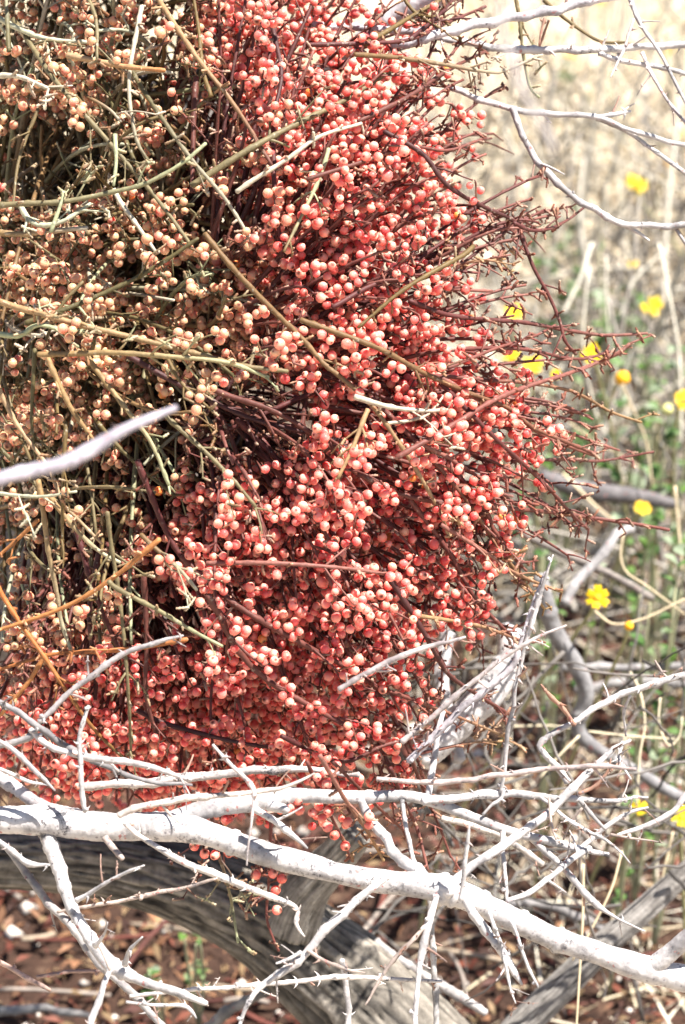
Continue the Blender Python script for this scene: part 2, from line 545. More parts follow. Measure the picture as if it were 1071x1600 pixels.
# the thick white branch that crosses the bottom, with all its limbs and twigs
dead('white_branch', 'thick white bare branch crossing below the red berries from edge to edge, with forking limbs', 'branch', None, [
    ('main_limb', [(-60, 1283, 26), (60, 1285, 25), (150, 1290, 25), (250, 1292, 25), (330, 1305, 23), (430, 1338, 22), (520, 1361, 21), (600, 1376, 21), (680, 1388, 25), (740, 1406, 24), (800, 1436, 22), (870, 1465, 21), (960, 1500, 22), (1030, 1521, 24), (1130, 1545, 25)], 1.0, W, 0),
    ('limb', [(215, 1294, 20), (300, 1272, 18), (360, 1258, 16), (420, 1247, 18), (480, 1243, 14), (560, 1245, 12), (640, 1246, 11), (680, 1254, 11), (740, 1276, 10), (800, 1300, 9), (860, 1315, 8), (905, 1325, 7), (950, 1333, 4)], (1.0, 1.03), W, 0),
    ('limb', [(660, 1249, 9), (720, 1246, 8), (800, 1240, 8), (870, 1247, 6.5), (940, 1250, 5), (1012, 1246, 2)], (1.012, 1.04), W, 0.8),
    ('limb', [(565, 1248, 8), (583, 1285, 9), (605, 1315, 9.5), (640, 1352, 11), (705, 1395, 14)], (1.012, 0.995), W, 0),
    ('limb', [(690, 1390, 10), (740, 1350, 9), (800, 1310, 8.5), (850, 1275, 8.5), (882, 1245, 8.5), (920, 1207, 7), (960, 1170, 5), (986, 1153, 3)], (1.0, 1.03), W, 0.4),
    ('limb', [(890, 1222, 7), (872, 1200, 6.5), (850, 1178, 6), (846, 1160, 6), (900, 1125, 6), (960, 1090, 6.5), (1010, 1071, 6.5), (1071, 1055, 7), (1130, 1040, 8)], (1.025, 1.03), W, 0.7),
    ('stub', [(1015, 1515, 19), (1055, 1484, 17), (1130, 1420, 17)], (1.0, 0.99), W, 0),
    ('limb', [(72, 1300, 14), (88, 1350, 12.5), (105, 1400, 11), (130, 1450, 11.5), (155, 1485, 12), (182, 1511, 13), (230, 1535, 10.5), (280, 1550, 9), (322, 1567, 5)], (1.0, 0.97), W, 0.15),
    ('limb', [(682, 1398, 7), (668, 1450, 7.5), (660, 1490, 7), (653, 1540, 5.5), (648, 1600, 5), (644, 1650, 5)], (0.995, 0.98), W, 0.5),
    ('limb', [(610, 1368, 7), (560, 1405, 8), (510, 1455, 9.5), (450, 1513, 8.5), (403, 1548, 6), (378, 1590, 4), (366, 1640, 4)], (0.985, 0.97), W, 0.8),
    ('stub', [(728, 1408, 9), (752, 1440, 9.5), (775, 1475, 9), (800, 1512, 8), (818, 1538, 2)], (0.99, 0.985), W, 0.2),
    ('twig', [(765, 1425, 4), (782, 1475, 4), (792, 1515, 3.5), (799, 1548, 2), (806, 1568, 1.2)], (0.985, 0.98), W, 0.7),
    ('twig', [(800, 1440, 4), (812, 1475, 3.5), (828, 1515, 3.5), (841, 1543, 2)], (0.985, 0.98), W, 0.7),
    ('twig', [(720, 1408, 5), (727, 1352, 4.5), (731, 1310, 4), (734, 1286, 2)], (0.985, 0.98), W, 0.7),
    ('twig', [(787, 1300, 5), (786, 1340, 4.5), (790, 1380, 3.8), (793, 1418, 2)], (1.02, 1.01), W, 0.7, 1),
    ('twig', [(629, 1250, 4.5), (634, 1290, 4.5), (645, 1335, 4.5), (662, 1370, 5)], (1.015, 1.0), W, 0.3),
    ('twig', [(832, 1310, 6), (870, 1345, 6.5), (905, 1385, 6), (930, 1410, 7), (965, 1435, 3.2), (1007, 1457, 1.5)], (1.025, 1.02), W, 0.6, 1),
    ('twig', [(795, 1406, 5), (830, 1392, 5.5), (862, 1371, 6), (890, 1345, 6.5), (922, 1325, 6)], (1.0, 1.03), W, 0.7),
    ('twig', [(908, 1325, 5), (945, 1293, 5), (985, 1268, 4), (1016, 1262, 2)], (1.03, 1.03), W, 0.9, 1),
    ('twig', [(843, 1245, 4), (880, 1275, 4), (920, 1300, 4), (955, 1318, 3), (985, 1348, 1.6)], (1.02, 1.01), W, 0.9, 2),
    ('twig', [(905, 1250, 4.5), (925, 1275, 4), (947, 1295, 3)], (1.02, 1.02), G_, 0.8, 2),
    ('twig', [(858, 1248, 2.5), (862, 1285, 2.5), (870, 1312, 2)], (1.015, 1.01), T_, 1.2, 2),
    ('twig', [(910, 1262, 2.6), (892, 1285, 2.4), (880, 1312, 2)], (1.015, 1.02), T_, 1.0, 2),
    ('twig', [(955, 1304, 3), (990, 1310, 2.6), (1036, 1318, 1.2)], (1.03, 1.03), T_, 0.6, 1),
    ('twig', [(755, 1273, 3), (768, 1258, 3), (783, 1248, 4), (786, 1232, 3)], (1.02, 1.02), W, 0.4, 1),
    ('twig', [(897, 1132, 4), (880, 1108, 4), (862, 1090, 4), (845, 1070, 2.2)], (1.025, 1.015), B_, 1.2, 5),
    ('twig', [(1046, 1063, 3.5), (1035, 1050, 3), (1024, 1032, 2)], (1.03, 1.03), T_, 0.6, 5),
    ('twig', [(985, 1087, 3), (975, 1115, 3), (978, 1150, 2.6)], (1.03, 1.04), W, 0, 5),
    ('twig', [(975, 1160, 4), (967, 1185, 3.2), (985, 1217, 2)], (1.03, 1.02), W, 1.4, 4),
    ('twig', [(905, 1240, 3), (930, 1228, 3.4), (950, 1205, 2.6), (955, 1185, 1.6)], (1.02, 1.02), B_, 1.2, 4),
    ('twig', [(120, 1408, 5), (160, 1383, 4), (195, 1365, 3.4), (226, 1352, 1.6)], (0.985, 0.97), W, 0.7, 7),
    ('twig', [(195, 1508, 6), (203, 1485, 3.5), (223, 1464, 2)], (0.975, 0.965), W, 1.0, 7),
    ('twig', [(150, 1478, 5), (163, 1460, 2.4), (168, 1441, 1.2)], (0.975, 0.965), W, 0, 7),
    ('twig', [(174, 1512, 6), (160, 1550, 6.5), (142, 1600, 6.5), (130, 1650, 6)], (0.97, 0.96), W, 0.3, 7),
    ('twig', [(155, 1480, 3), (165, 1500, 2.6), (172, 1516, 3)], (0.968, 0.965), T_, 0, 7),
    ('stub', [(163, 1308, 6.5), (175, 1325, 6), (189, 1342, 5)], (0.985, 0.98), T_, 0.2),
    ('stub', [(396, 1262, 7), (432, 1284, 6.5), (456, 1304, 6), (480, 1326, 2)], (0.99, 0.985), W, 0.15, 1),
    ('stub', [(425, 1255, 11), (445, 1264, 9), (449, 1268, 4)], (0.985, 0.98), W, 0, 1),
    ('twig', [(664, 1448, 4), (640, 1475, 4.5), (612, 1505, 4), (590, 1540, 3), (570, 1570, 1.5)], (0.99, 0.985), T_, 1.0, 8),
    ('twig', [(480, 1485, 3.6), (510, 1502, 3.6), (540, 1513, 3.2), (570, 1520, 1.5)], (0.975, 0.97), T_, 1.0, 9),
    ('twig', [(472, 1488, 4), (450, 1498, 3.5), (432, 1504, 2)], (0.975, 0.97), W, 0.6, 9),
])

# single twigs lying in and around the clump: (label, points, d, colour, thorns)
TW = [
    ('grey bare twig slanting behind the forked white limb at the bottom corner', [(5, 1318, 7), (60, 1390, 8), (120, 1455, 8.5), (165, 1515, 8.5), (215, 1558, 8), (275, 1625, 7)], (1.02, 1.0), G_, 0.15),
    ('short thorny white twig poking in beneath the main white branch at the edge', [(-30, 1290, 4), (10, 1322, 5), (45, 1347, 6), (78, 1352, 2.4)], (0.985, 0.98), W, 1.0),
    ('long thorny cream twig arching in front of the dark log to a hooked tip', [(195, 1285, 4), (250, 1325, 6), (300, 1352, 7), (360, 1375, 7), (420, 1399, 6), (463, 1418, 4), (463, 1440, 4), (476, 1463, 1.6)], (0.985, 0.97), (0.503, 0.459, 0.422), 1.2),
    ('thin straight tan twig crossing the dark log under the main branch', [(90, 1424, 3), (170, 1411, 4), (260, 1393, 4.5), (338, 1374, 3)], (1.01, 1.0), T_, 0.7),
    ('thin pale twig lying level across the lower part of the log', [(205, 1556, 3.6), (330, 1544, 4.4), (440, 1536, 5), (540, 1528, 5), (640, 1531, 4), (690, 1533, 3)], (1.0, 1.02), (0.488, 0.451, 0.422), 0.7),
    ('small thorny twig below the tip of the forked white limb', [(198, 1566, 2.6), (240, 1571, 3), (285, 1572, 4), (300, 1580, 3), (307, 1591, 1.4)], (0.965, 0.96), W, 1.2),
    ('brown twig end reaching in from the edge over the red leaf litter', [(-30, 1488, 5), (20, 1514, 5), (55, 1534, 5.5), (79, 1547, 3)], (1.1, 1.1), (0.42, 0.29, 0.24), 0.2),
    ('thin brown twig level behind the grey slanting twig', [(58, 1526, 4), (110, 1518, 4), (165, 1518, 3)], (1.12, 1.12), (0.33, 0.22, 0.18), 0.2),
    ('twig crusted with black lichen slanting through the lower berries', [(-25, 1086, 5), (25, 1112, 6), (70, 1142, 6.5), (120, 1176, 6.5), (180, 1204, 5), (240, 1220, 4.4), (300, 1227, 3)], (1.0, 1.0), (0.2, 0.19, 0.19), 0.3),
    ('thorny white twig running just above the main branch below the lichen crusted one', [(48, 1140, 4), (70, 1162, 6), (120, 1178, 6.5), (180, 1188, 7), (235, 1197, 6), (262, 1207, 5), (300, 1218, 3)], (0.99, 0.99), (0.459, 0.422, 0.407), 1.4),
    ('grey twig that ends in a stub at the edge beside the orange stems', [(-25, 1170, 6), (20, 1162, 6), (48, 1150, 6.5), (58, 1138, 4)], (0.995, 0.99), G_, 0.3),
    ('upright thorny white twig standing on the main branch', [(140, 1103, 3), (130, 1125, 4.5), (124, 1150, 4.8), (126, 1200, 4.8), (130, 1240, 4.5), (134, 1270, 4)], (0.98, 0.985), W, 1.0),
    ('knobbly grey limb curving down to meet the main white branch', [(-40, 1195, 12), (20, 1228, 12), (60, 1256, 12), (100, 1269, 11), (145, 1276, 8)], (1.01, 1.005), (0.4, 0.37, 0.37), 0.1),
    ('slim grey twig dropping from the edge to one low berry', [(-10, 1152, 4), (20, 1172, 5), (48, 1196, 5), (66, 1215, 4.5), (86, 1236, 2)], (0.985, 0.985), (0.37, 0.34, 0.333), 0.9),
    ('thin white twig entering from the edge above the knobbly grey limb', [(-15, 1194, 3.2), (20, 1210, 3.6), (45, 1220, 3.6), (76, 1226, 2)], (0.985, 0.985), W, 0.8),
    ('smooth cream twig curving along the top of the branch fork', [(185, 1276, 6), (225, 1260, 7), (270, 1251, 7), (330, 1244, 6), (380, 1239, 5), (450, 1228, 3.5), (492, 1207, 2)], (0.97, 0.975), (0.488, 0.429, 0.385), 0.5),
    ('hair thin pale twig hanging straight down across the thick branch', [(332, 1163, 3), (365, 1199, 4), (396, 1231, 4.5), (395, 1270, 3), (389, 1320, 2.4), (386, 1352, 1.5)], (0.965, 0.965), (0.488, 0.429, 0.407), 0.4),
    ('long grey tan twig running level through the lowest berries', [(130, 1232, 8), (240, 1222, 9), (330, 1210, 9), (420, 1204, 8), (500, 1206, 6), (560, 1211, 4)], (1.03, 1.02), (0.46, 0.41, 0.38), 0.2),
    ('long thorny tan twig level above the white fork, out past the berries', [(590, 1216, 4), (650, 1221, 5), (720, 1219, 5.5), (800, 1208, 5.5), (870, 1200, 5), (940, 1197, 4.5), (992, 1203, 3)], (1.0, 0.995), (0.407, 0.333, 0.311), 0.8),
    ('tall nearly upright thorny white twig rising to a point by the clump', [(784, 1238, 4), (790, 1180, 4.4), (798, 1120, 4.6), (806, 1075, 4.6), (822, 1005, 4.6), (842, 938, 4.2), (856, 895, 3.4), (866, 866, 1.4)], (1.02, 1.0), W, 1.4),
    ('grey twig bending up to run beside the tall upright white twig', [(640, 1190, 6), (700, 1130, 6.5), (760, 1075, 6.5), (800, 1045, 6), (812, 1010, 5), (832, 950, 4.6), (848, 905, 3), (852, 892, 1.4)], (1.015, 1.005), (0.407, 0.377, 0.392), 1.0),
    ('slender twig slanting across both upright white twigs', [(630, 1160, 5), (690, 1106, 5), (745, 1062, 5), (800, 1018, 4.4), (845, 992, 3.6), (884, 976, 1.8)], (1.0, 0.99), (0.414, 0.363, 0.348), 0.8),
    ('pinkish grey twig lying over the lower right berries', [(530, 1078, 5), (590, 1043, 5.5), (650, 1017, 5), (700, 1004, 4), (726, 996, 2.4)], (0.985, 0.98), (0.37, 0.318, 0.311), 0.4),
    ('short upright white limb behind the last berries on the fork', [(692, 1110, 5), (684, 1160, 6), (676, 1205, 7), (668, 1245, 7)], (1.03, 1.02), W, 0.2),
    ('grey twig rising over the lower berries to a slim tip', [(62, 1128, 5), (110, 1082, 5.5), (160, 1045, 5.5), (200, 1019, 5), (240, 1006, 4.4), (287, 993, 2)], (0.985, 0.98), (0.37, 0.34, 0.333), 0.8),
    ('thin pale twig upright behind the hanging white limb', [(672, 1385, 6), (675, 1450, 6), (678, 1530, 6), (683, 1640, 6)], (1.06, 1.06), (0.385, 0.37, 0.355), 0.2),
    ('slim white upright stick in front of the log at the bottom', [(537, 1500, 6), (541, 1545, 6), (548, 1640, 6)], (1.05, 1.05), (0.444, 0.422, 0.407), 0.2),
    ('forked pale stick lying behind the hanging limb near the red litter', [(585, 1470, 9), (640, 1510, 9), (700, 1545, 10), (760, 1582, 8)], (1.22, 1.24), (0.37, 0.348, 0.333), 0),
    ('twig entering at the edge above the yellow flower, ending among fine twigs', [(1110, 1205, 6), (1071, 1243, 6), (1050, 1270, 5.5), (1005, 1292, 4.5), (965, 1306, 3)], (1.05, 1.04), (0.444, 0.414, 0.407), 0.3),
    ('pale thick weathered limb behind the upright white twigs', [(800, 985, 20), (795, 1035, 26), (760, 1085, 30), (715, 1130, 30), (660, 1190, 26)], (1.17, 1.15), (0.459, 0.444, 0.437), 0),
    ('stiff white stub behind the berries near the tall upright twig', [(792, 975, 12), (790, 1010, 13), (786, 1060, 13)], (1.2, 1.2), (0.444, 0.429, 0.422), 0),
    ('pale crooked limb below the berries between clump and fork', [(700, 990, 14), (690, 1060, 16), (700, 1120, 14), (720, 1190, 14)], (1.2, 1.18), (0.333, 0.318, 0.318), 0),
    ('cream curved stick arching behind the fork limbs', [(690, 1280, 6), (740, 1290, 6), (790, 1310, 6), (850, 1350, 6)], (1.08, 1.08), (0.407, 0.37, 0.34), 0),
    # upper right
    ('broad pale limb slanting behind the topmost berries', [(760, -60, 22), (690, -12, 21), (640, 15, 19), (590, 45, 17), (540, 80, 15), (480, 130, 14)], (1.16, 1.2), (0.407, 0.385, 0.392), 0),
    ('level white branch passing behind berries under the broad pale limb', [(455, 38, 6), (520, 42, 7), (590, 46, 7.5), (660, 52, 8), (700, 58, 8)], (1.13, 1.12), (0.444, 0.429, 0.444), 0.1),
]
for lb, pl, d, c, th in TW:
    dead('bare_limb' if pl[1][2] > 11 else 'bare_twig', lb, 'limb' if pl[1][2] > 11 else 'twig', 'loose bare twigs around the clump', [('twig', pl, d, c, th)])

dead('white_branch', 'white speckled branch along the top edge with two drooping twigs', 'branch', 'white branches in the upper right', [
    ('main_limb', [(610, 72, 9), (690, 55, 10), (760, 36, 9.5), (830, 21, 9.5), (900, 6, 9.5), (990, -14, 9), (1100, -40, 9)], (1.08, 1.1), (0.459, 0.437, 0.451), 0.1),
    ('twig', [(984, -5, 4.5), (1000, 35, 4.4), (1030, 82, 4), (1058, 135, 3.6), (1085, 185, 3)], (1.09, 1.08), W, 0.5),
    ('twig', [(991, 30, 3.2), (978, 72, 3), (964, 100, 2.4), (954, 121, 1.3)], (1.085, 1.07), (0.444, 0.385, 0.37), 0.9, 1),
    ('twig', [(852, 28, 3), (845, 50, 2.4), (842, 70, 2)], (1.08, 1.08), B_, 0.3),
])
dead('white_branch', 'level white branch below the top edge with twigs drooping from it', 'branch', 'white branches in the upper right', [
    ('main_limb', [(660, 52, 6), (720, 66, 7), (790, 75, 7.5), (870, 79, 7.5), (940, 77, 7), (1000, 73, 7), (1110, 68, 8)], (1.1, 1.1), W, 0.3),
    ('twig', [(938, 82, 4.5), (970, 94, 5), (1015, 102, 4.5), (1090, 122, 4)], (1.1, 1.1), W, 0.9),
    ('twig', [(1003, 82, 4), (1020, 118, 3.4), (1045, 160, 3.4), (1090, 212, 3)], (1.1, 1.08), (0.459, 0.407, 0.392), 0.8),
    ('twig', [(842, 76, 2.5), (850, 55, 2.5), (858, 32, 2)], (1.1, 1.09), B_, 0.2),
])
dead('white_branch', 'slender white branch leaving the berries and forking over the pale grass', 'branch', 'white branches in the upper right', [
    ('main_limb', [(700, 135, 5), (740, 152, 6), (800, 169, 6.2), (860, 177, 6.2), (930, 183, 5.5), (1000, 207, 5), (1100, 238, 4.5)], (1.09, 1.1), W, 0.2),
    ('twig', [(935, 184, 4.8), (985, 208, 4.6), (1035, 245, 4.2), (1100, 290, 4)], (1.1, 1.1), W, 0.2),
    ('twig', [(925, 183, 5), (960, 180, 4.6), (986, 175, 2.5)], (1.1, 1.1), W, 0.3),
    ('limb', [(802, 168, 6), (818, 215, 6.3), (850, 263, 6.5), (900, 310, 6.5), (960, 345, 6.5), (1010, 353, 6), (1071, 350, 6), (1110, 348, 6)], (1.09, 1.1), W, 0.15),
    ('twig', [(968, 349, 5), (995, 362, 3.5), (1014, 377, 1.6)], (1.1, 1.1), W, 0.2, 3),
    ('twig', [(1053, 354, 4), (1068, 375, 3.5), (1095, 410, 3)], (1.1, 1.1), W, 0.2, 3),
    ('twig', [(848, 258, 3), (862, 262, 2.4), (882, 272, 1.2)], (1.09, 1.08), W, 0.2, 3),
])
# out-of-focus twigs close to the lens
dead('bare_twig', 'out of focus pale twig close to the lens pointing into the berries', 'twig', 'blurred twigs close to the lens', [
    ('twig', [(-60, 770, 12), (20, 745, 12), (90, 727, 13), (150, 700, 13), (205, 668, 10), (275, 640, 6)], (0.72, 0.75), (0.37, 0.34, 0.385), 0.25)])
dead('bare_twig', 'out of focus whitish twig hanging close to the lens in the upper right', 'twig', 'blurred twigs close to the lens', [
    ('twig', [(745, -120, 7), (778, 10, 8), (803, 105, 8), (828, 160, 8), (865, 235, 5)], (0.50, 0.54), (0.444, 0.422, 0.444), 0.0)])

# blurred limbs further back at the right
for lb, pl, d, c in [
    ('thick grey limb bending down behind the tall upright twig', [(845, 900, 17), (858, 945, 20), (872, 990, 21), (900, 1040, 21), (916, 1085, 20), (905, 1140, 18), (945, 1178, 16), (1010, 1215, 15), (1110, 1270, 15)], (1.34, 1.4), (0.44, 0.43, 0.43)),
    ('straight grey stick slanting up behind the single sharp yellow flower', [(878, 940, 13), (905, 905, 14), (940, 865, 14), (985, 822, 13)], (1.42, 1.46), (0.46, 0.44, 0.43)),
    ('long brownish stick crossing behind the slanting grey stick', [(780, 800, 9), (830, 838, 11), (900, 875, 11), (960, 900, 10), (1020, 935, 9)], (1.44, 1.44), (0.40, 0.35, 0.31)),
    ('dark horizontal log among the green leaves', [(850, 745, 18), (920, 765, 22), (1000, 778, 20), (1060, 790, 14)], (1.6, 1.62), (0.25, 0.23, 0.23)),
    ('pair of level grey sticks stacked low at the edge, the upper one', [(880, 1046, 11), (960, 1043, 11), (1110, 1040, 11)], (1.46, 1.46), (0.45, 0.43, 0.42)),
    ('lower of two level grey sticks near the edge above the white limb', [(900, 1078, 13), (980, 1066, 13), (1110, 1070, 12)], (1.5, 1.5), (0.42, 0.40, 0.39)),
    ('bowed grey stick lying in the shade under the fork', [(770, 1415, 10), (840, 1412, 11), (900, 1430, 11), (960, 1462, 9)], (1.4, 1.42), (0.36, 0.34, 0.33)),
    ('grey broken stick lying on the litter at the bottom corner', [(-30, 1590, 12), (40, 1575, 12), (90, 1580, 10), (140, 1590, 8)], (1.4, 1.4), (0.42, 0.40, 0.38)),
    ('grey stick curving along the foot of the log', [(300, 1615, 14), (360, 1580, 14), (420, 1550, 14), (500, 1530, 12)], (1.28, 1.24), (0.42, 0.40, 0.38)),
]:
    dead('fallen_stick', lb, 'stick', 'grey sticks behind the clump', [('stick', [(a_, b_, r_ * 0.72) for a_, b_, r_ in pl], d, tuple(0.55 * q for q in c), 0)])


# thick weathered logs: relief along the grain
def log(name, label, parts):
    p0 = parts[0][0][0]
    root = None
    for k, (pl, d, c0, c1, crack) in enumerate(parts):
        A = np.array(pl, float)
        L = np.sum(np.linalg.norm(np.diff(A[:, :2], axis=0), axis=1))
        n = int(L / 4)
        sides = 96
        S = cr(A, n)
        dd = np.linspace(d[0], d[1], n)
        P = np.array([at(a, b, q) for (a, b, r), q in zip(S, dd)])
        R = S[:, 2] * KPX * dd
        if root is None:
            root = empty(name, P[0], label, 'log')
        T = unit(np.gradient(P, axis=0))
        Aa = unit(cross(T, np.array((0.1, 0.9, 0.43))))
        Bb = cross(T, Aa)
        ln = np.concatenate([[0], np.cumsum(np.linalg.norm(np.diff(P, axis=0), axis=1))])
        V = np.zeros((n, sides, 3)); C = np.zeros((n, sides, 3))
        for j in range(sides):
            a = 2 * math.pi * j / sides
            ca, sa = math.cos(a), math.sin(a)
            for i in range(n):
                tw = a + ln[i] * 3.0
                cx, sx = math.cos(tw), math.sin(tw)
                g = mnoise.noise(Vector((cx * 7.5, sx * 7.5, ln[i] * 9 + k * 7)))
                g2 = mnoise.noise(Vector((cx * 17, sx * 17, ln[i] * 22 + 3)))
                g3 = mnoise.noise(Vector((cx * 2, sx * 2, ln[i] * 14 + 8)))
                cut = max(0.0, 1 - abs(g) * 7.0)
                r = R[i] * (1 + 0.10 * g3 + 0.045 * g + 0.03 * g2 - crack * 0.10 * cut)
                V[i, j] = P[i] + r * (ca * Aa[i] + sa * Bb[i])
                t = min(max(0.5 + 0.9 * g2 + 0.5 * g3, 0), 1)
                C[i, j] = (np.array(c0) * (1 - t) + np.array(c1) * t) * (1 - 0.6 * crack * cut)
        idx = np.arange(n * sides).reshape(n, sides)
        nx = np.roll(idx, -1, 1)
        f = np.stack([idx[:-1], nx[:-1], nx[1:], idx[1:]], -1).reshape(-1, 4)
        mb = MB()
        Vf = np.vstack([V.reshape(-1, 3), P[0], P[-1]])
        Cf = np.vstack([C.reshape(-1, 3), c0, c0])
        j = np.arange(sides); q = (j + 1) % sides; e = (n - 1) * sides
        f3 = np.vstack([np.stack([q, j, np.full(sides, n * sides)], -1), np.stack([e + j, e + q, np.full(sides, n * sides + 1)], -1)])
        mb.add(Vf, Cf, f, f3)
        mb.build('trunk' if k == 0 else 'limb', M_LOG, root)


log('weathered_log', 'thick dark weathered log curving down behind the white branch', [
    ([(-120, 1335, 52), (60, 1338, 54), (180, 1350, 58), (300, 1383, 64), (400, 1430, 72), (480, 1490, 82), (560, 1560, 92), (650, 1660, 100), (720, 1760, 105)], (1.2, 1.24), (0.03, 0.027, 0.025), (0.33, 0.30, 0.26), 1.0),
    ([(560, 1300, 26), (525, 1340, 30), (480, 1390, 36), (455, 1450, 40)], (1.17, 1.2), (0.16, 0.15, 0.14), (0.37, 0.348, 0.318), 0.8),
])
log('pale_limb', 'pale cracked limb rising from the bottom to the edge behind the white branch', [
    ([(1160, 1290, 14), (1071, 1365, 17), (1010, 1420, 19), (940, 1480, 21), (880, 1540, 23), (810, 1610, 25), (740, 1690, 27)], (1.3, 1.32), (0.14, 0.13, 0.125), (0.459, 0.437, 0.414), 1.0),
])
# the host tree's own limb inside the clump
log('host_limb', 'shaded host limb standing inside the clump behind the stems', [
    ([(350, -140, 34), (330, 40, 36), (318, 200, 38), (280, 360, 42), (190, 560, 48), (80, 800, 50), (-40, 1020, 52), (-170, 1200, 55)], (1.2, 1.25), (0.20, 0.18, 0.18), (0.42, 0.38, 0.37), 0.8),
    ([(318, 190, 24), (240, 150, 22), (150, 60, 20), (60, -60, 20)], (1.21, 1.2), (0.20, 0.18, 0.18), (0.4, 0.36, 0.35), 0.7),
])

# ------------------------------------------------------------------ mistletoe
def front(px, py):
    """Distance of the clump's near surface (a flattened dome) behind pixel (px, py)."""
    q = 1 - ((px - 280) / 660.0) ** 2 - ((py - 620) / 800.0) ** 2
    return 1.135 - 0.12 * math.sqrt(max(0.0, q))


OLIVE = [(0.105, 0.068, 0.022), (0.115, 0.082, 0.034), (0.080, 0.066, 0.026), (0.125, 0.072, 0.028), (0.135, 0.11, 0.055)]
SAGE = [(0.34, 0.34, 0.24), (0.27, 0.29, 0.17), (0.38, 0.34, 0.26)]
TANS = [(0.26, 0.165, 0.080), (0.30, 0.20, 0.11), (0.22, 0.14, 0.060)]
ORANGE = [(0.32, 0.11, 0.028), (0.28, 0.10, 0.030), (0.36, 0.15, 0.05)]
MAROON = [(0.060, 0.013, 0.012), (0.075, 0.018, 0.016), (0.050, 0.015, 0.014), (0.095, 0.030, 0.022)]
RUST = [(0.14, 0.045, 0.034), (0.19, 0.075, 0.058), (0.12, 0.036, 0.029)]
PAL = {'O': OLIVE, 'S': SAGE, 'T': TANS, 'R': ORANGE, 'M': MAROON, 'U': RUST}

# right edge and soft left edge of the coral fruit, lower edge of all fruit
XR = np.array([(-50, 600), (0, 650), (100, 730), (180, 768), (300, 800), (370, 800), (420, 740), (500, 800), (600, 858), (700, 890), (800, 830), (900, 800), (960, 800), (1000, 770), (1030, 690), (1180, 690), (1250, 640), (1330, 560)], float)
XL = np.array([(-50, 330), (0, 335), (100, 330), (200, 380), (300, 420), (400, 400), (500, 430), (600, 440), (680, 420), (750, 330), (850, 260), (920, 230), (1000, 180), (1060, 60), (1120, -60), (1300, -60)], float)
YB = np.array([(-60, 1240), (0, 1240), (100, 1262), (200, 1270), (300, 1320), (380, 1335), (450, 1290), (550, 1335), (600, 1260), (700, 1215), (760, 1060), (900, 900)], float)
GAPS = [(400, 655, 95, 62, 0.9), (265, 965, 75, 60, 0.75), (340, 690, 90, 50, 0.6), (110, 250, 120, 60, 0.85), (320, 190, 60, 90, 0.8), (250, 130, 80, 40, 0.7), (330, 340, 60, 50, 0.6), (20, 500, 60, 60, 0.4), (60, 260, 60, 60, 0.8), (240, 700, 60, 60, 0.6), (130, 880, 70, 60, 0.5)]


def fruit(px, py):
    """(chance that a node fruits here, how coral the fruit is)."""
    xr = np.interp(py, XR[:, 0], XR[:, 1])
    xl = np.interp(py, XL[:, 0], XL[:, 1])
    yb = np.interp(px, YB[:, 0], YB[:, 1])
    if px > xr or py > yb or px < -60 or py < -60:
        return 0.0, 1.0
    t = 1 / (1 + math.exp(-(px - xl) / 38.0))
    d = 0.48 * (1 - t) + 1.0 * t
    if py > 700:
        d *= 1 - 0.35 * (1 - t)
    d *= min(1.0, 0.22 + 0.78 * (xr - px) / (250.0 if py < 420 else 190.0))
    for gx, gy, rx, ry, s in GAPS:
        q = ((px - gx) / rx) ** 2 + ((py - gy) / ry) ** 2
        if q < 1:
            d *= 1 - s
    return d, t


HOLES = [(405, 655, 85, 55), (262, 955, 62, 55), (30, 265, 55, 45), (250, 590, 45, 25), (140, 880, 40, 35), (600, 715, 40, 25), (330, 335, 32, 26), (205, 1060, 35, 30)]


def in_hole(px, py):
    return any(((px - a) / b) ** 2 + ((py - c) / e) ** 2 < 1 for a, c, b, e in HOLES)


cell = {}
berries = []                                   # (centre, axis, radius, coralness)


def put_berry(p, ax, r, t):
    k = tuple((p / 0.005).astype(int))
    for a in (-1, 0, 1):
        for b in (-1, 0, 1):
            for c in (-1, 0, 1):
                for q, rq in cell.get((k[0] + a, k[1] + b, k[2] + c), ()):
                    if np.sum((q - p) ** 2) < (0.93 * (r + rq)) ** 2:
                        return False
    cell.setdefault(k, []).append((p, r))
    berries.append((p, ax, r, t))
    return True


def knob(mb, p, d, L, c, r=0.00055):
    """A short jointed flower spike: swollen joints, pale dry tip."""
    n = 1 + int(L / 0.0016)
    s = np.linspace(0, 1, 2 * n + 1)
    P = p + d * (L * s)[:, None] + cross(d, UP) * (0.12 * L * np.sin(s * 2.5 + rng.uniform(0, 6)))[:, None]
    R = r * np.where(np.arange(2 * n + 1) % 2 == 0, 1.2, 0.72)
    R[-1] *= 0.8
    tip = np.array(c) * 0.4 + np.array(((0.46, 0.34, 0.24), (0.22, 0.075, 0.04), (0.38, 0.22, 0.13))[rng.integers(3)]) * 0.6
    mb.tube(P, R, np.array(c)[None] * (1 - s)[:, None] + tip[None] * s[:, None], 3 if proj(p)[2] > 1.09 else 4, 0.08)


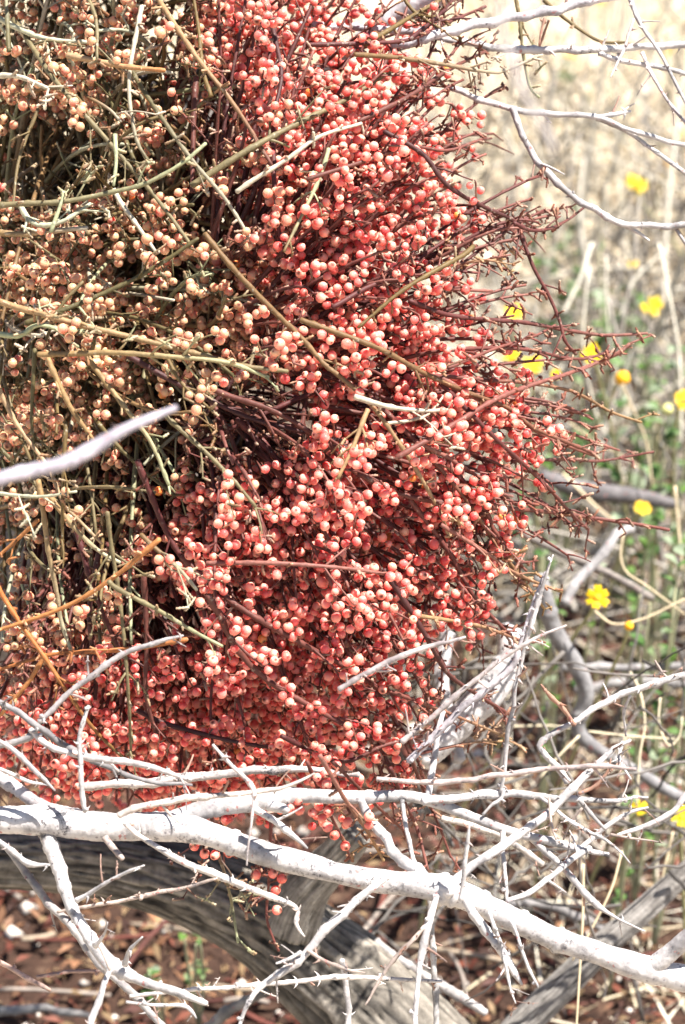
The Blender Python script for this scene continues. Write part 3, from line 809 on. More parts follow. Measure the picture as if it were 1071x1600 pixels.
def spikelet(mb, p, d, c, fl, dens):
    """Fruiting spike or a bare knob at a node."""
    px, py, dd = proj(p)
    ch, t = fruit(px, py)
    if rng.random() < ch * dens:
        L = rng.uniform(0.004, 0.011)
        knob(mb, p, d, L, c, 0.00045)
        m = max(1, int(L / 0.0029))
        for k in range(m + 1):
            q = p + d * (L * (k + 0.4) / (m + 0.4))
            u = perp(d)
            for z in ((1, -1) if rng.random() < 0.7 else (1,)):
                v = unit(u * z + 0.35 * d + rng.normal(0, 0.2, 3))
                r = rng.normal(0.00188, 0.00016)
                tt = min(max(t * 0.92 + rng.normal(0, 0.2), 0), 1)
                c_ = q + v * (r + 0.0005)
                x_, y_, _d = proj(c_)
                if rng.random() < fruit(x_, y_)[0] * 1.5 + 0.1 and rng.random() < 1.25 - (4.0 + 6.0 * (1 - t)) * max(0.0, _d - front(x_, y_) - 0.03):
                    put_berry(c_, v, r, tt)
        if fl and rng.random() < 0.5:
            put_berry(p + d * (L + 0.0016), d, 0.0019, min(max(t + rng.normal(0, 0.16), 0), 1))
    else:
        if -40 < px < 1110 and py > -40 and dd < front(px, py) + (0.075 if c[1] < 0.05 else 0.045):
            for s in ((1, -1, 1) if rng.random() < 0.6 else (1,)):
                knob(mb, p, unit(d * s + rng.normal(0, 0.3, 3)), rng.uniform(0.0014, 0.0052), c, rng.uniform(0.00045, 0.00075))


def wood(n, c, tipc=None):
    s = np.linspace(0, 1, n)[:, None]
    c = np.array(c)[None]
    return c if tipc is None else c * (1 - s ** 2) + np.array(tipc)[None] * s ** 2


def walk(P, step):
    seg = np.linalg.norm(np.diff(P, axis=0), axis=1)
    acc = np.concatenate([[0], np.cumsum(seg)])
    out = []
    s = step * rng.uniform(0.5, 1.2)
    while s < acc[-1]:
        i = min(np.searchsorted(acc, s), len(P) - 1)
        out.append((i, s / acc[-1]))
        s += step * rng.uniform(0.7, 1.3)
    return out


def node_swell(P, R, step):
    L = np.concatenate([[0], np.cumsum(np.linalg.norm(np.diff(P, axis=0), axis=1))])
    f = (L / step) % 1.0
    return R * (1 + 0.28 * np.exp(-((f - 0.5) / 0.10) ** 2))


def twig(p, d, L, r, c, tipc, dens, node=0.0062, zmin=None):
    """A slim side shoot with knobs and fruit; returns its mesh collector."""
    mb = MB()
    n = max(5, int(L / 0.0036))
    s = np.linspace(0, 1, n)[:, None]
    bend = perp(d) * L * rng.uniform(-0.14, 0.14)
    P = p + d * L * s + bend * s ** 2 + np.array((0, 0, -1.0)) * L * 0.10 * s ** 2
    P += perp(d) * 0.0006 * np.sin(s * L / 0.004 + rng.uniform(0, 6))
    R = node_swell(P, np.linspace(r, r * 0.62, n), node)
    mb.tube(P, R, np.repeat(wood(n, c, tipc), 1 if tipc is not None else n, 0) if tipc is not None else c, 4 if proj(p)[2] > front(*proj(p)[:2]) + 0.05 else 5, 0.05)
    T = unit(np.gradient(P, axis=0))
    for i, t in walk(P, node):
        q = perp(T[i])
        spikelet(mb, P[i], unit(q + 0.55 * T[i]), c if tipc is None else tuple(np.array(c) * (1 - t) + np.array(tipc) * t), t > 0.8, dens)
    return mb, P[len(P) // 2]


class Plant:
    def __init__(self):
        self.stems, self.twigs = [], []


olive, maroon = Plant(), Plant()


def stem(plant, P, r0, r1, c, tipc, dens, twigs=1.0, t0=0.3, node=0.013, fixed=False, tl=(0.014, 0.045), key=None):
    n = len(P)
    mb = MB()
    R = node_swell(P, np.linspace(r0, r1, n), node)
    mb.tube(P, R, wood(n, c, tipc) if tipc is not None else c, 8 if fixed else 6, 0.05)
    T = unit(np.gradient(P, axis=0))
    si = len(plant.stems)
    for i, t in walk(P, node):
        cc = c if tipc is None else tuple(np.array(c) * (1 - t ** 2) + np.array(tipc) * t ** 2)
        q = perp(T[i])
        if not fixed and rng.random() < 0.93 and in_hole(*proj(P[i])[:2]):
            continue
        if t > t0 and rng.random() < 0.62 * twigs:
            L = rng.uniform(*tl) * (1.15 - 0.65 * t)
            ang = rng.uniform(0.75, 1.25)
            d = unit(T[i] + q * ang)
            tb, mid = twig(P[i], d, L, max(0.00042, R[i] * 0.48), cc, tipc, dens)
            plant.twigs.append([si, tb, mid])
            if rng.random() < 0.5:
                tb, mid = twig(P[i], unit(T[i] - q * ang), L * rng.uniform(0.6, 1), max(0.0005, R[i] * 0.55), cc, tipc, dens)
                plant.twigs.append([si, tb, mid])
        else:
            spikelet(mb, P[i], unit(q + 0.4 * T[i]), cc, False, dens * 0.8)
    m = P[n // 2]
    plant.stems.append([mb, m, proj(m)[2], fixed])


def traced(plant, pl, w, kind, tip=None, off=-0.006, twigs=0.5, dens=0.6, tl=(0.008, 0.03), node=0.011, dd=None):
    """A stem seen singly in front: px points, width px, colour key."""
    A = np.array(pl, float)
    L = np.sum(np.linalg.norm(np.diff(A, axis=0), axis=1))
    n = max(8, int(L / 7))
    S = cr(A, n)
    o = off + rng.uniform(-0.012, 0.006)
    P = []
    ph = rng.uniform(0, 6)
    for k, (a, b) in enumerate(S):
        d = dd if dd is not None else front(a, b) + o + 0.004 * math.sin(k / 9.0 + ph)
        P.append(at(a, b, d))
    P = np.array(P)
    c = PAL[kind][rng.integers(len(PAL[kind]))]
    tc = None if tip is None else PAL[tip][rng.integers(len(PAL[tip]))]
    r = w * 0.5 * KPX * 1.04
    stem(plant, P, r, r * 0.62, c, tc, dens, twigs, 0.12, node, True, tl)


OL = [
    ([(20, 30), (45, 65), (90, 130), (166, 217), (222, 282), (262, 332), (300, 385)], 9, 'O', None),
    ([(238, -20), (255, 10), (312, 95), (353, 146), (388, 197), (425, 258)], 9, 'T', 'M'),
    ([(-20, 322), (40, 318), (100, 315), (176, 300), (227, 287), (282, 257), (322, 224)], 9, 'O', 'S'),
    ([(300, 290), (383, 237), (438, 207), (489, 181), (540, 156), (612, 110)], 11, 'O', None),
    ([(370, 300), (395, 282), (450, 248), (500, 213), (565, 193)], 8, 'S', None),
    ([(105, 86), (140, 93), (190, 103), (258, 110)], 10, 'T', 'R'),
    ([(-20, 12), (10, 35), (70, 60), (135, 66)], 10, 'S', None),
    ([(222, 10), (217, 35), (202, 126), (212, 212), (232, 252)], 8, 'S', 'O'),
    ([(205, 100), (212, 121), (262, 197), (302, 252), (353, 312), (396, 380)], 8, 'O', 'S'),
    ([(514, 232), (506, 260), (489, 302), (444, 393)], 7, 'S', 'O'),
    ([(178, 296), (190, 318), (212, 348), (245, 395)], 8, 'S', None),
    ([(30, 318), (45, 342), (65, 352), (100, 345), (142, 318)], 9, 'S', None),
    ([(-15, 362), (30, 366), (70, 362), (137, 356)], 10, 'T', 'S'),
    ([(80, 362), (95, 320), (100, 300)], 7, 'S', None),
    ([(-10, 468), (10, 475), (101, 501), (202, 526), (302, 551), (378, 571), (450, 580)], 10, 'T', 'O'),
    ([(60, 554), (110, 553), (176, 551), (252, 556), (353, 566), (420, 590)], 9, 'T', 'S'),
    ([(40, 505), (111, 480), (202, 440), (262, 405), (310, 372)], 9, 'O', None),
    ([(320, 365), (348, 400), (383, 440), (428, 486), (474, 531), (504, 566), (534, 590), (580, 632), (621, 688), (656, 743), (687, 799), (702, 838)], 9, 'O', 'T'),
    ([(130, 545), (146, 571), (192, 632), (237, 692), (264, 757)], 9, 'T', 'S'),
    ([(255, 645), (272, 662), (322, 707), (363, 748), (400, 792)], 8, 'O', None),
    ([(75, 560), (86, 586), (111, 637), (146, 687)], 9, 'T', None),
    ([(470, 500), (530, 521), (596, 546), (661, 582), (727, 612), (793, 637), (833, 668), (884, 690), (930, 709)], 9, 'O', 'U'),
    ([(555, 620), (580, 628), (616, 637), (666, 642), (700, 640)], 9, 'S', None),
    ([(600, 662), (640, 657), (672, 645), (694, 618)], 6, 'S', None),
    ([(740, 385), (722, 400), (671, 428), (621, 460), (560, 512)], 8, 'O', None),
    ([(575, 640), (570, 652), (550, 703), (528, 748)], 8, 'T', None),
    ([(60, 750), (68, 800), (76, 860), (88, 921), (96, 971), (114, 1024)], 9, 'T', 'S'),
    ([(70, 765), (96, 800), (131, 840), (161, 865), (188, 879)], 9, 'T', 'S'),
    ([(170, 908), (186, 921), (252, 956), (302, 986), (348, 1010)], 8, 'O', 'S'),
    ([(220, 835), (247, 860), (282, 891), (308, 922)], 8, 'O', 'S'),
    ([(168, 800), (174, 850), (186, 926), (196, 1017), (202, 1102), (205, 1172)], 7, 'O', None),
    ([(250, 842), (186, 896), (126, 936), (70, 961), (-20, 990)], 8, 'R', None),
    ([(293, 999), (202, 1014), (131, 1019), (76, 1024), (-20, 1052)], 8, 'R', None),
    ([(-15, 900), (30, 971), (70, 1027), (106, 1082), (146, 1138), (194, 1185)], 8, 'R', 'O'),
    ([(72, 1022), (40, 1072), (-15, 1135)], 8, 'R', None),
    ([(60, 812), (25, 845), (-15, 880)], 7, 'R', None),
    ([(0, 700), (60, 760), (110, 800), (160, 850)], 7, 'O', 'T'),
    ([(55, 545), (52, 600), (50, 660), (56, 720)], 7, 'O', None),
    ([(-10, 590), (25, 660), (75, 730), (100, 790)], 8, 'T', None),
    ([(104, 660), (100, 720), (98, 800), (98, 870)], 7, 'O', None),
    ([(-10, 770), (60, 776), (120, 768)], 6, 'S', None),
    ([(14, 80), (10, 0), (6, -30)], 8, 'O', 'S'),
    ([(130, -20), (150, 30), (152, 95)], 7, 'O', None),
    ([(135, 150), (170, 170), (190, 190)], 6, 'O', 'S'),
    ([(-10, 118), (30, 120), (75, 138)], 9, 'S', None),
    ([(180, 210), (182, 250), (178, 290)], 7, 'S', None),
    ([(330, 150), (318, 110), (310, 40), (300, -20)], 7, 'O', None),
    ([(620, -20), (650, 20), (690, 30), (720, 60)], 7, 'O', None),
    ([(570, 70), (640, 28), (705, -10)], 9, 'O', None),
    ([(555, 85), (620, 90), (690, 100), (760, 112), (790, 110), (848, 85)], 8, 'O', 'S'),
    ([(805, -10), (812, 30), (815, 60), (822, 110), (830, 140), (843, 152)], 7, 'O', 'S'),
    ([(850, 0), (872, 20), (905, 45), (940, 65), (980, 66)], 7, 'O', None),
    ([(60, 170), (30, 250), (20, 330)], 6, 'O', None),
    ([(130, 440), (95, 480), (70, 540), (62, 600)], 6, 'O', None),
    ([(-10, 520), (30, 525), (60, 508), (110, 520)], 9, 'S', None),
    ([(262, 560), (285, 600), (330, 640)], 6, 'O', None),
]
for pl, w, k, tp in OL:
    traced(olive, pl, w, k, tp, -0.012, 0.55, 0.42)

ML = [
    ([(200, 555), (227, 571), (282, 602), (353, 637), (403, 657), (486, 678), (540, 690)], 10, 'M', None, 0.03),
    ([(330, 605), (353, 617), (428, 642), (494, 682), (560, 735)], 10, 'M', None, 0.02),
    ([(380, 578), (343, 622), (300, 672)], 9, 'M', None, 0.025),
    ([(500, 608), (423, 642), (300, 697)], 9, 'M', None, 0.035),
    ([(370, 655), (388, 672), (438, 723), (494, 793), (530, 850)], 11, 'M', None, 0.02),
    ([(300, 585), (360, 680), (385, 790), (392, 860)], 9, 'M', None, 0.035),
    ([(480, 600), (470, 680), (450, 760), (430, 850)], 8, 'M', None, 0.03),
    ([(285, 870), (312, 896), (363, 941), (428, 981), (484, 1012), (542, 1043), (590, 1075)], 11, 'M', 'U', 0.005),
    ([(325, 930), (343, 961), (373, 1017), (418, 1062), (474, 1097), (542, 1134), (600, 1160)], 11, 'M', 'U', 0.0),
    ([(215, 1110), (252, 1128), (302, 1143), (363, 1158), (420, 1168)], 9, 'M', None, 0.0),
    ([(120, 830), (150, 930), (190, 1020), (240, 1100)], 9, 'M', None, 0.02),
    ([(225, 900), (230, 1000), (228, 1080), (245, 1150)], 9, 'M', None, 0.015),
    ([(155, 860), (140, 960), (150, 1080), (130, 1180)], 9, 'M', None, 0.03),
    ([(215, 720), (260, 830), (300, 900), (330, 990)], 10, 'M', None, 0.015),
    ([(428, 200), (428, 272), (433, 330), (440, 400)], 9, 'M', None, 0.01),
    ([(415, -10), (430, 60), (440, 120), (425, 190)], 9, 'M', None, 0.0),
    ([(307, 120), (304, 160), (302, 225), (300, 300)], 10, 'M', None, 0.03),
    ([(323, 880), (428, 880), (540, 888), (620, 900)], 8, 'U', None, -0.006),
    ([(640, 470), (700, 492), (771, 500), (813, 503), (855, 510), (911, 520), (953, 524), (1012, 521)], 8, 'M', 'U', 0.0),
    ([(620, 715), (690, 675), (771, 626), (830, 602), (875, 588), (928, 569), (967, 552), (984, 537)], 9, 'U', 'U', -0.01),
    ([(700, 575), (771, 546), (805, 535), (838, 524), (868, 508)], 6, 'U', None, 0.0),
    ([(720, 545), (793, 544), (838, 549), (883, 559), (917, 560), (953, 549)], 7, 'U', None, 0.0),
    ([(650, 585), (720, 590), (771, 595), (813, 597), (883, 608), (917, 622), (956, 644), (1003, 660)], 7, 'U', 'T', 0.0),
    ([(690, 590), (740, 620), (771, 636), (807, 654), (847, 679), (883, 695), (929, 712)], 8, 'U', None, -0.004),
    ([(600, 205), (660, 240), (700, 290), (760, 325), (803, 345), (815, 370), (835, 420), (858, 462), (875, 502), (883, 532), (900, 553)], 8, 'M', 'U', -0.01),
    ([(803, 348), (830, 360), (860, 357), (890, 342), (919, 319)], 6, 'M', 'U', -0.01),
    ([(800, 720), (890, 718), (940, 720), (1022, 706)], 6, 'U', None, 0.03),
    ([(560, 740), (620, 770), (690, 785), (771, 793), (827, 797), (883, 803), (939, 811), (995, 819), (1046, 828)], 9, 'M', 'U', -0.004),
    ([(690, 600), (740, 650), (780, 690), (813, 720), (849, 754), (875, 782), (897, 807), (918, 826)], 8, 'M', 'U', -0.006),
    ([(650, 690), (700, 715), (740, 740), (771, 760), (808, 790)], 7, 'U', None, 0.0),
    ([(700, 720), (760, 800), (771, 826), (793, 854), (817, 886)], 8, 'U', None, 0.0),
    ([(690, 820), (757, 862), (796, 890), (838, 910), (878, 925)], 7, 'U', 'T', 0.0),
    ([(640, 960), (712, 971), (757, 980), (796, 994), (823, 1003)], 7, 'T', 'U', 0.0),
    ([(700, 730), (768, 820), (785, 848), (807, 876), (823, 892)], 7, 'U', None, 0.01),
    ([(600, 890), (642, 954), (664, 991), (684, 1027), (706, 1058), (757, 1092), (798, 1118)], 9, 'M', 'U', -0.006),
    ([(640, 780), (700, 860), (740, 930), (790, 985), (815, 1010)], 8, 'U', None, 0.0),
    ([(580, 620), (650, 690), (720, 770), (790, 870), (850, 950)], 8, 'U', 'T', 0.0),
    ([(640, 1180), (680, 1172), (740, 1160), (785, 1158)], 6, 'U', 'T', 0.0),
    ([(610, 1080), (690, 1110), (740, 1130), (800, 1155)], 6, 'U', 'T', 0.0),
    ([(440, 1150), (530, 1190), (600, 1165), (660, 1150)], 8, 'M', 'U', -0.01),
    ([(425, 1250), (421, 1350), (420, 1382), (417, 1432), (427, 1466), (436, 1486)], 6, 'M', 'U', -0.035),
    ([(330, 1270), (341, 1330), (351, 1364), (359, 1395), (365, 1427), (372, 1473)], 6, 'M', 'S', -0.035),
    ([(320, 1250), (318, 1330), (312, 1360), (306, 1380)], 5, 'M', None, -0.035),
    ([(610, 1200), (635, 1260), (651, 1291), (669, 1359)], 7, 'M', 'U', -0.04),
    ([(640, 1180), (674, 1262), (690, 1299), (705, 1340)], 6, 'M', 'U', -0.04),
    ([(500, 1180), (540, 1250), (575, 1300), (600, 1345)], 7, 'U', 'T', -0.075),
    ([(480, 1190), (505, 1250), (530, 1300), (550, 1345)], 6, 'U', None, -0.035),
    ([(520, 1190), (590, 1260), (640, 1310), (640, 1350)], 6, 'M', 'U', -0.05),
    ([(480, 70), (560, 68), (640, 62), (700, 35), (760, 10)], 8, 'M', 'U', 0.0),
    ([(640, 62), (690, 20), (720, -15)], 7, 'M', None, 0.0),
    ([(560, 190), (640, 150), (700, 110), (770, 75)], 8, 'M', None, 0.0),
    ([(480, 280), (560, 255), (640, 230), (700, 235), (760, 215)], 7, 'M', 'U', 0.0),
    ([(520, 480), (600, 440), (680, 450), (770, 455)], 8, 'M', 'U', 0.0),
    ([(660, 430), (720, 412), (790, 405)], 6, 'U', 'T', 0.0),
]
for pl, w, k, tp, of in ML:
    traced(maroon, pl, w, k, tp, of - 0.004, 0.7, 1.0 if of > -0.03 else 0.5, (0.008, 0.026))


def bez(b0, b3, sag=0.015, jit=0.16):
    L = np.linalg.norm(b3 - b0)
    d0 = unit(unit(b3 - b0) + rng.normal(0, jit, 3))
    d1 = unit(unit(b3 - b0) + rng.normal(0, jit * 1.2, 3))
    b1 = b0 + d0 * L * 0.36
    b2 = b3 - d1 * L * 0.33 + np.array((0, 0, sag))
    n = max(10, int(L / 0.0058))
    t = np.linspace(0, 1, n)[:, None]
    return (1 - t) ** 3 * b0 + 3 * (1 - t) ** 2 * t * b1 + 3 * (1 - t) * t ** 2 * b2 + t ** 3 * b3


# maroon plant: stems fan out from the host limb through the coral zone
k = 0
tries = 0
while k < 270 and tries < 9000:
    tries += 1
    px, py = rng.uniform(150, 960), rng.uniform(-120, 1330)
    xr = np.interp(py, XR[:, 0], XR[:, 1]); xl = np.interp(py, XL[:, 0], XL[:, 1])
    yb = np.interp(px, YB[:, 0], YB[:, 1])
    if px < xl - 70 or px > xr + 25 or py > yb - 5:
        continue
    if in_hole(px, py) or (px > xr - 190 and rng.random() < 0.4):
        continue
    lay = rng.random() ** 1.5
    d = front(px, py) + 0.008 + lay * (0.20 if px < 420 else 0.11)
    tgt = at(px, py, d)
    ox, oy = 265 + rng.normal(0, 65), 560 + 0.32 * (py - 600) + rng.normal(0, 60)
    b0 = at(ox, oy, 1.19 + rng.normal(0, 0.012))
    P = bez(b0, tgt, 0.012)
    c = MAROON[rng.integers(4)]
    tp = RUST[rng.integers(3)] if rng.random() < 0.5 else MAROON[3]
    stem(maroon, P, rng.uniform(0.0008, 0.0013), 0.00058, c, tp, 1.0, 0.95, 0.38, 0.0125, False, (0.012, 0.036))
    k += 1
# nearest stems, with little fruit of their own, crossing in front of the berries
k = 0
while k < 130:
    px, py = rng.uniform(330, 1000), rng.uniform(-60, 1260)
    xr = np.interp(py, XR[:, 0], XR[:, 1]); xl = np.interp(py, XL[:, 0], XL[:, 1])
    if px < xl or px > xr + 95 or (px < xr - 120 and k % 3 == 0) or py > np.interp(px, YB[:, 0], YB[:, 1]) + 25:
        continue
    f_ = rng.uniform(0.45, 0.7)
    ax_, ay_ = 300 + (px - 300) * (1 - f_) + rng.normal(0, 20), 580 + (py - 580) * (1 - f_) + rng.normal(0, 30)
    P = bez(at(ax_, ay_, front(ax_, ay_) + 0.035), at(px, py, front(px, py) - 0.006 + rng.uniform(-0.006, 0.01)), 0.008, 0.12)
    stem(maroon, P, rng.uniform(0.0008, 0.0012), 0.0005, MAROON[rng.integers(4)], RUST[rng.integers(3)], 0.6, 0.6, 0.2, 0.0095, False, (0.010, 0.028))
    k += 1
# the few berries that hang below the thick branch
hang = MB()
for px, py, sx, sy in [(400, 1367, 420, 1362), (427, 1365, 420, 1372), (441, 1373, 420, 1380), (431, 1391, 419, 1394), (434, 1398, 419, 1404), (433, 1422, 417, 1425), (304, 1322, 318, 1320), (320, 1334, 318, 1340), (336, 1336, 341, 1328), (310, 1345, 318, 1350), (523, 1305, 531, 1300), (540, 1322, 536, 1315), (512, 1292, 522, 1290), (452, 1262, 440, 1255), (465, 1250, 452, 1240)]:
    d_ = 1.036 if py > 1300 else 1.012
    a_, b_ = at(sx, sy, d_), at(px, py, d_ - 0.003)
    knob(hang, a_, unit(b_ - a_), np.linalg.norm(b_ - a_) * 0.9, MAROON[3], 0.0005)
    put_berry(b_, unit(b_ - a_), 0.0021, 0.9)
maroon.stems[40][0].merge(hang)
# shoots along the bottom that hang below the clump at the left
for k in range(90):
    px, py = rng.uniform(-60, 420), rng.uniform(1010, 1255)
    d = front(px, py) + 0.004 + rng.random() ** 1.2 * 0.13
    P = bez(at(rng.uniform(60, 330), rng.uniform(690, 820), 1.17 + rng.normal(0, 0.015)), at(px, py, d), 0.02)
    stem(maroon, P, rng.uniform(0.0010, 0.0014), 0.0006, MAROON[rng.integers(4)], RUST[rng.integers(3)], 1.0, 0.95, 0.42, 0.0125, False, (0.012, 0.034))
# olive plant: old stems criss-cross the shaded left half
for k in range(290):
    px, py = rng.uniform(-140, 460), rng.uniform(-140, 1050)
    if px > np.interp(py, XL[:, 0], XL[:, 1]) + 70:
        continue
    if in_hole(px, py):
        continue
    lay = rng.random() ** 1.7
    d = front(px, py) + 0.006 + lay * 0.24
    b0 = at(90 + rng.normal(0, 130), 430 + rng.normal(0, 200), 1.19 + rng.normal(0, 0.02))
    P = bez(b0, at(px, py, d), 0.012, 0.34)
    c = OLIVE[rng.integers(5)] if rng.random() < 0.75 else TANS[rng.integers(3)]
    tp = SAGE[rng.integers(3)] if rng.random() < 0.35 else OLIVE[rng.integers(5)]
    stem(olive, P, rng.uniform(0.0010, 0.0015), 0.0007, c, tp, 0.85, 0.8, 0.3, 0.0135, False, (0.014, 0.042))
# the dense back and the crown of the clump, away from the camera and above the frame
for k in range(480):
    px, py = (rng.uniform(-260, 330), rng.uniform(-150, 900)) if k < 150 else (rng.uniform(-280, 470), rng.uniform(-430, -70))
    d = rng.uniform(1.22, 1.42) if k < 150 else rng.uniform(1.02, 1.36)
    if in_hole(px, py):
        continue
    b0 = at(90 + rng.normal(0, 150), 430 + rng.normal(0, 260), 1.2 + rng.normal(0, 0.03)) if k < 150 else at(rng.uniform(-200, 400), rng.uniform(-160, -40), rng.uniform(1.1, 1.25))
    P = bez(b0, at(px, py, d), 0.012, 0.3)
    stem(olive, P, 0.0015, 0.0009, OLIVE[rng.integers(4)], None, 0.1, 0.9, 0.25, 0.022, False, (0.03, 0.07))


# berry mesh: a turned profile, attached end at -Z, dark withered crown at +Z
PROF = [(0.30, -0.955), (0.62, -0.78), (0.88, -0.47), (1.0, -0.05), (0.95, 0.36), (0.76, 0.68), (0.46, 0.90), (0.20, 0.975), (0.15, 1.03), (0.10, 0.97)]


LEAN = [(0.52, -0.86), (0.93, -0.38), (0.96, 0.25), (0.62, 0.79), (0.20, 0.98), (0.12, 1.0)]


def berry_verts(seg, PROF=PROF):
    a = np.arange(seg) * 2 * math.pi / seg
    V = [(r * math.cos(x), r * math.sin(x), z) for r, z in PROF for x in a] + [(0, 0, -1.0), (0, 0, 0.94)]
    n = len(PROF)
    f4, f3 = [], []
    for i in range(n - 1):
        for j in range(seg):
            q = (j + 1) % seg
            f4.append((i * seg + j, i * seg + q, (i + 1) * seg + q, (i + 1) * seg + j))
    for j in range(seg):
        q = (j + 1) % seg
        f3.append((q, j, n * seg))
        f3.append(((n - 1) * seg + j, (n - 1) * seg + q, n * seg + 1))
    return np.array(V), np.array(f4), np.array(f3)


CREAM = (np.array((0.48, 0.26, 0.155)), np.array((0.52, 0.345, 0.20)))      # (attached end, crown end)
PINK = (np.array((0.63, 0.19, 0.145)), np.array((0.73, 0.38, 0.27)))
CORAL = (np.array((0.68, 0.125, 0.115)), np.array((0.80, 0.33, 0.26)))
DEEP = (np.array((0.42, 0.030, 0.032)), np.array((0.58, 0.085, 0.065)))
AMBER = (np.array((0.66, 0.20, 0.05)), np.array((0.76, 0.36, 0.12)))


def berry_cols(seg, t, amber=False, PROF=PROF):
    if amber:
        b = AMBER
    elif t < 0.5:
        b = [x * (1 - t * 2) + y * t * 2 for x, y in zip(CREAM, PINK)]
    else:
        b = [x * (2 - 2 * t) + y * (t * 2 - 1) for x, y in zip(PINK, CORAL)]
    if t > 0.7 and rng.random() < 0.16:
        b = [x * 0.35 + y * 0.65 for x, y in zip(b, DEEP)]
    g = rng.uniform(0.86, 1.06)
    n = len(PROF)
    C = np.empty((n * seg + 2, 3))
    sh = rng.uniform(-0.35, 0.35)
    for i, (r, z) in enumerate(PROF):
        w = min(max((z + 0.35 + sh) / 1.1, 0), 1)
        C[i * seg:(i + 1) * seg] = (b[0] * (1 - w) + b[1] * w) * g
        if i == n - 3 and n > 8:
            C[i * seg:(i + 1) * seg] = b[0] * 0.9
        if i >= n - 2:
            C[i * seg:(i + 1) * seg] = (0.13, 0.04, 0.025)
    C[-2] = b[0] * g
    C[-1] = (0.04, 0.015, 0.010)
    return C.clip(0, 0.9)


def frame(ax):
    u = perp(ax)
    return np.stack([u, cross(ax, u), ax], 1)


print('berries', len(berries), 'olive stems', len(olive.stems), 'twigs', len(olive.twigs), 'maroon stems', len(maroon.stems), 'twigs', len(maroon.twigs))


def prune():
    order = sorted(range(len(berries)), key=lambda i: proj(berries[i][0])[2])
    grid, keep = {}, []
    for i in order:
        px, py, d = proj(berries[i][0])
        g = (int(px // 12), int(py // 12))
        c = 0
        for a in (-1, 0, 1):
            for b in (-1, 0, 1):
                for qx, qy in grid.get((g[0] + a, g[1] + b), ()):
                    if (qx - px) ** 2 + (qy - py) ** 2 < 9.5 ** 2:
                        c += 1
        if c < 4:
            keep.append(berries[i])
            grid.setdefault(g, []).append((px, py))
    return keep


berries = prune()
print('berries kept', len(berries))


def finish(plant, root, take):
    """Link stems, twigs and berries: the nearest as parts, the rest as one mass of each."""
    in_view = lambda m: -10 < proj(m)[0] < 1081 and -10 < proj(m)[1] < 1610
    order = sorted(range(len(plant.stems)), key=lambda i: (not plant.stems[i][3], not in_view(plant.stems[i][1]), plant.stems[i][2]))
    keep = set(order[:200])
    objs = {}
    mass = MB()
    for i, (mb, m, d, fx) in enumerate(plant.stems):
        if i in keep:
            objs[i] = mb.build('stem', M_STEM, root)
        else:
            mass.merge(mb)
    near = sorted((k for k, t in enumerate(plant.twigs) if t[0] in keep and in_view(t[2])), key=lambda k: proj(plant.twigs[k][2])[2])[:300]
    near = set(near)
    for k, (si, mb, m) in enumerate(plant.twigs):
        if k in near:
            o = mb.build('twig', M_STEM, root)
            o.parent = objs[si]
        else:
            mass.merge(mb)
    tag(mass.build('inner_stems', M_STEM, root), kind='stuff')
    mine = [b for b in berries if take(b)]
    mine.sort(key=lambda b: (not in_view(b[0]), proj(b[0])[2]))
    V, F4, F3 = berry_verts(14)
    variants = []
    for q in range(30):
        mb = MB()
        t = (q + 0.5) / 30
        mb.add(V, berry_cols(14, t, amber=False), F4, F3)
        variants.append(mb.data('berry', M_BERRY))
    from mathutils import Matrix
    for p, ax, r, t in mine[:300]:
        m3 = frame(ax) * r * np.array((1, 1, rng.uniform(0.94, 1.05)))[None]
        M = Matrix([[*m3[i], (p - np.array(root['_org']))[i]] for i in range(3)] + [[0, 0, 0, 1]])
        child('berry', variants[min(29, int(t * 30))], root, M)
    V, F4, F3 = berry_verts(9, LEAN)
    mass = MB()
    for p, ax, r, t in mine[300:]:
        m3 = frame(ax) * r * np.array((1, 1, rng.uniform(0.94, 1.05)))[None]
        mass.add(V @ m3.T + p, berry_cols(9, t, rng.random() < 0.003, LEAN), F4, F3)
    tag(mass.build('fruit', M_BERRY, root), kind='stuff')


coral_root = empty('mistletoe', at(300, 600, 1.19), 'maroon stemmed mistletoe thick with coral red berries', 'mistletoe', 'two mistletoe clumps grown into each other')
cream_root = empty('mistletoe', at(90, 430, 1.2), 'olive stemmed mistletoe with cream and pale pink berries over a dark interior', 'mistletoe', 'two mistletoe clumps grown into each other')
finish(maroon, coral_root, lambda b: b[3] >= 0.55)
finish(olive, cream_root, lambda b: b[3] < 0.55)

# ------------------------------------------------------------------ plants and litter behind
def blade(mb, x, y, h, lean, az, w, c, curl=0.5):
    z0 = ground_height(x, y) - 0.004
    n = 7
    s = np.linspace(0, 1, n)
    d = np.array((math.cos(az), math.sin(az), 0))
    P = np.array((x, y, z0)) + np.outer(s * h * math.cos(lean), (0, 0, 1)) + np.outer((s * math.sin(lean) + curl * s ** 2.5 * 0.6) * h, d) - np.outer(curl * s ** 3 * h * 0.35, (0, 0, 1))
    side = np.array((-d[1], d[0], 0)) * w
    wd = (1 - 0.75 * s)[:, None]
    V = np.vstack([P - side * wd, P + side * wd])
    i = np.arange(n - 1)
    mb.add(V, c, np.stack([i, i + 1, n + i + 1, n + i], -1))


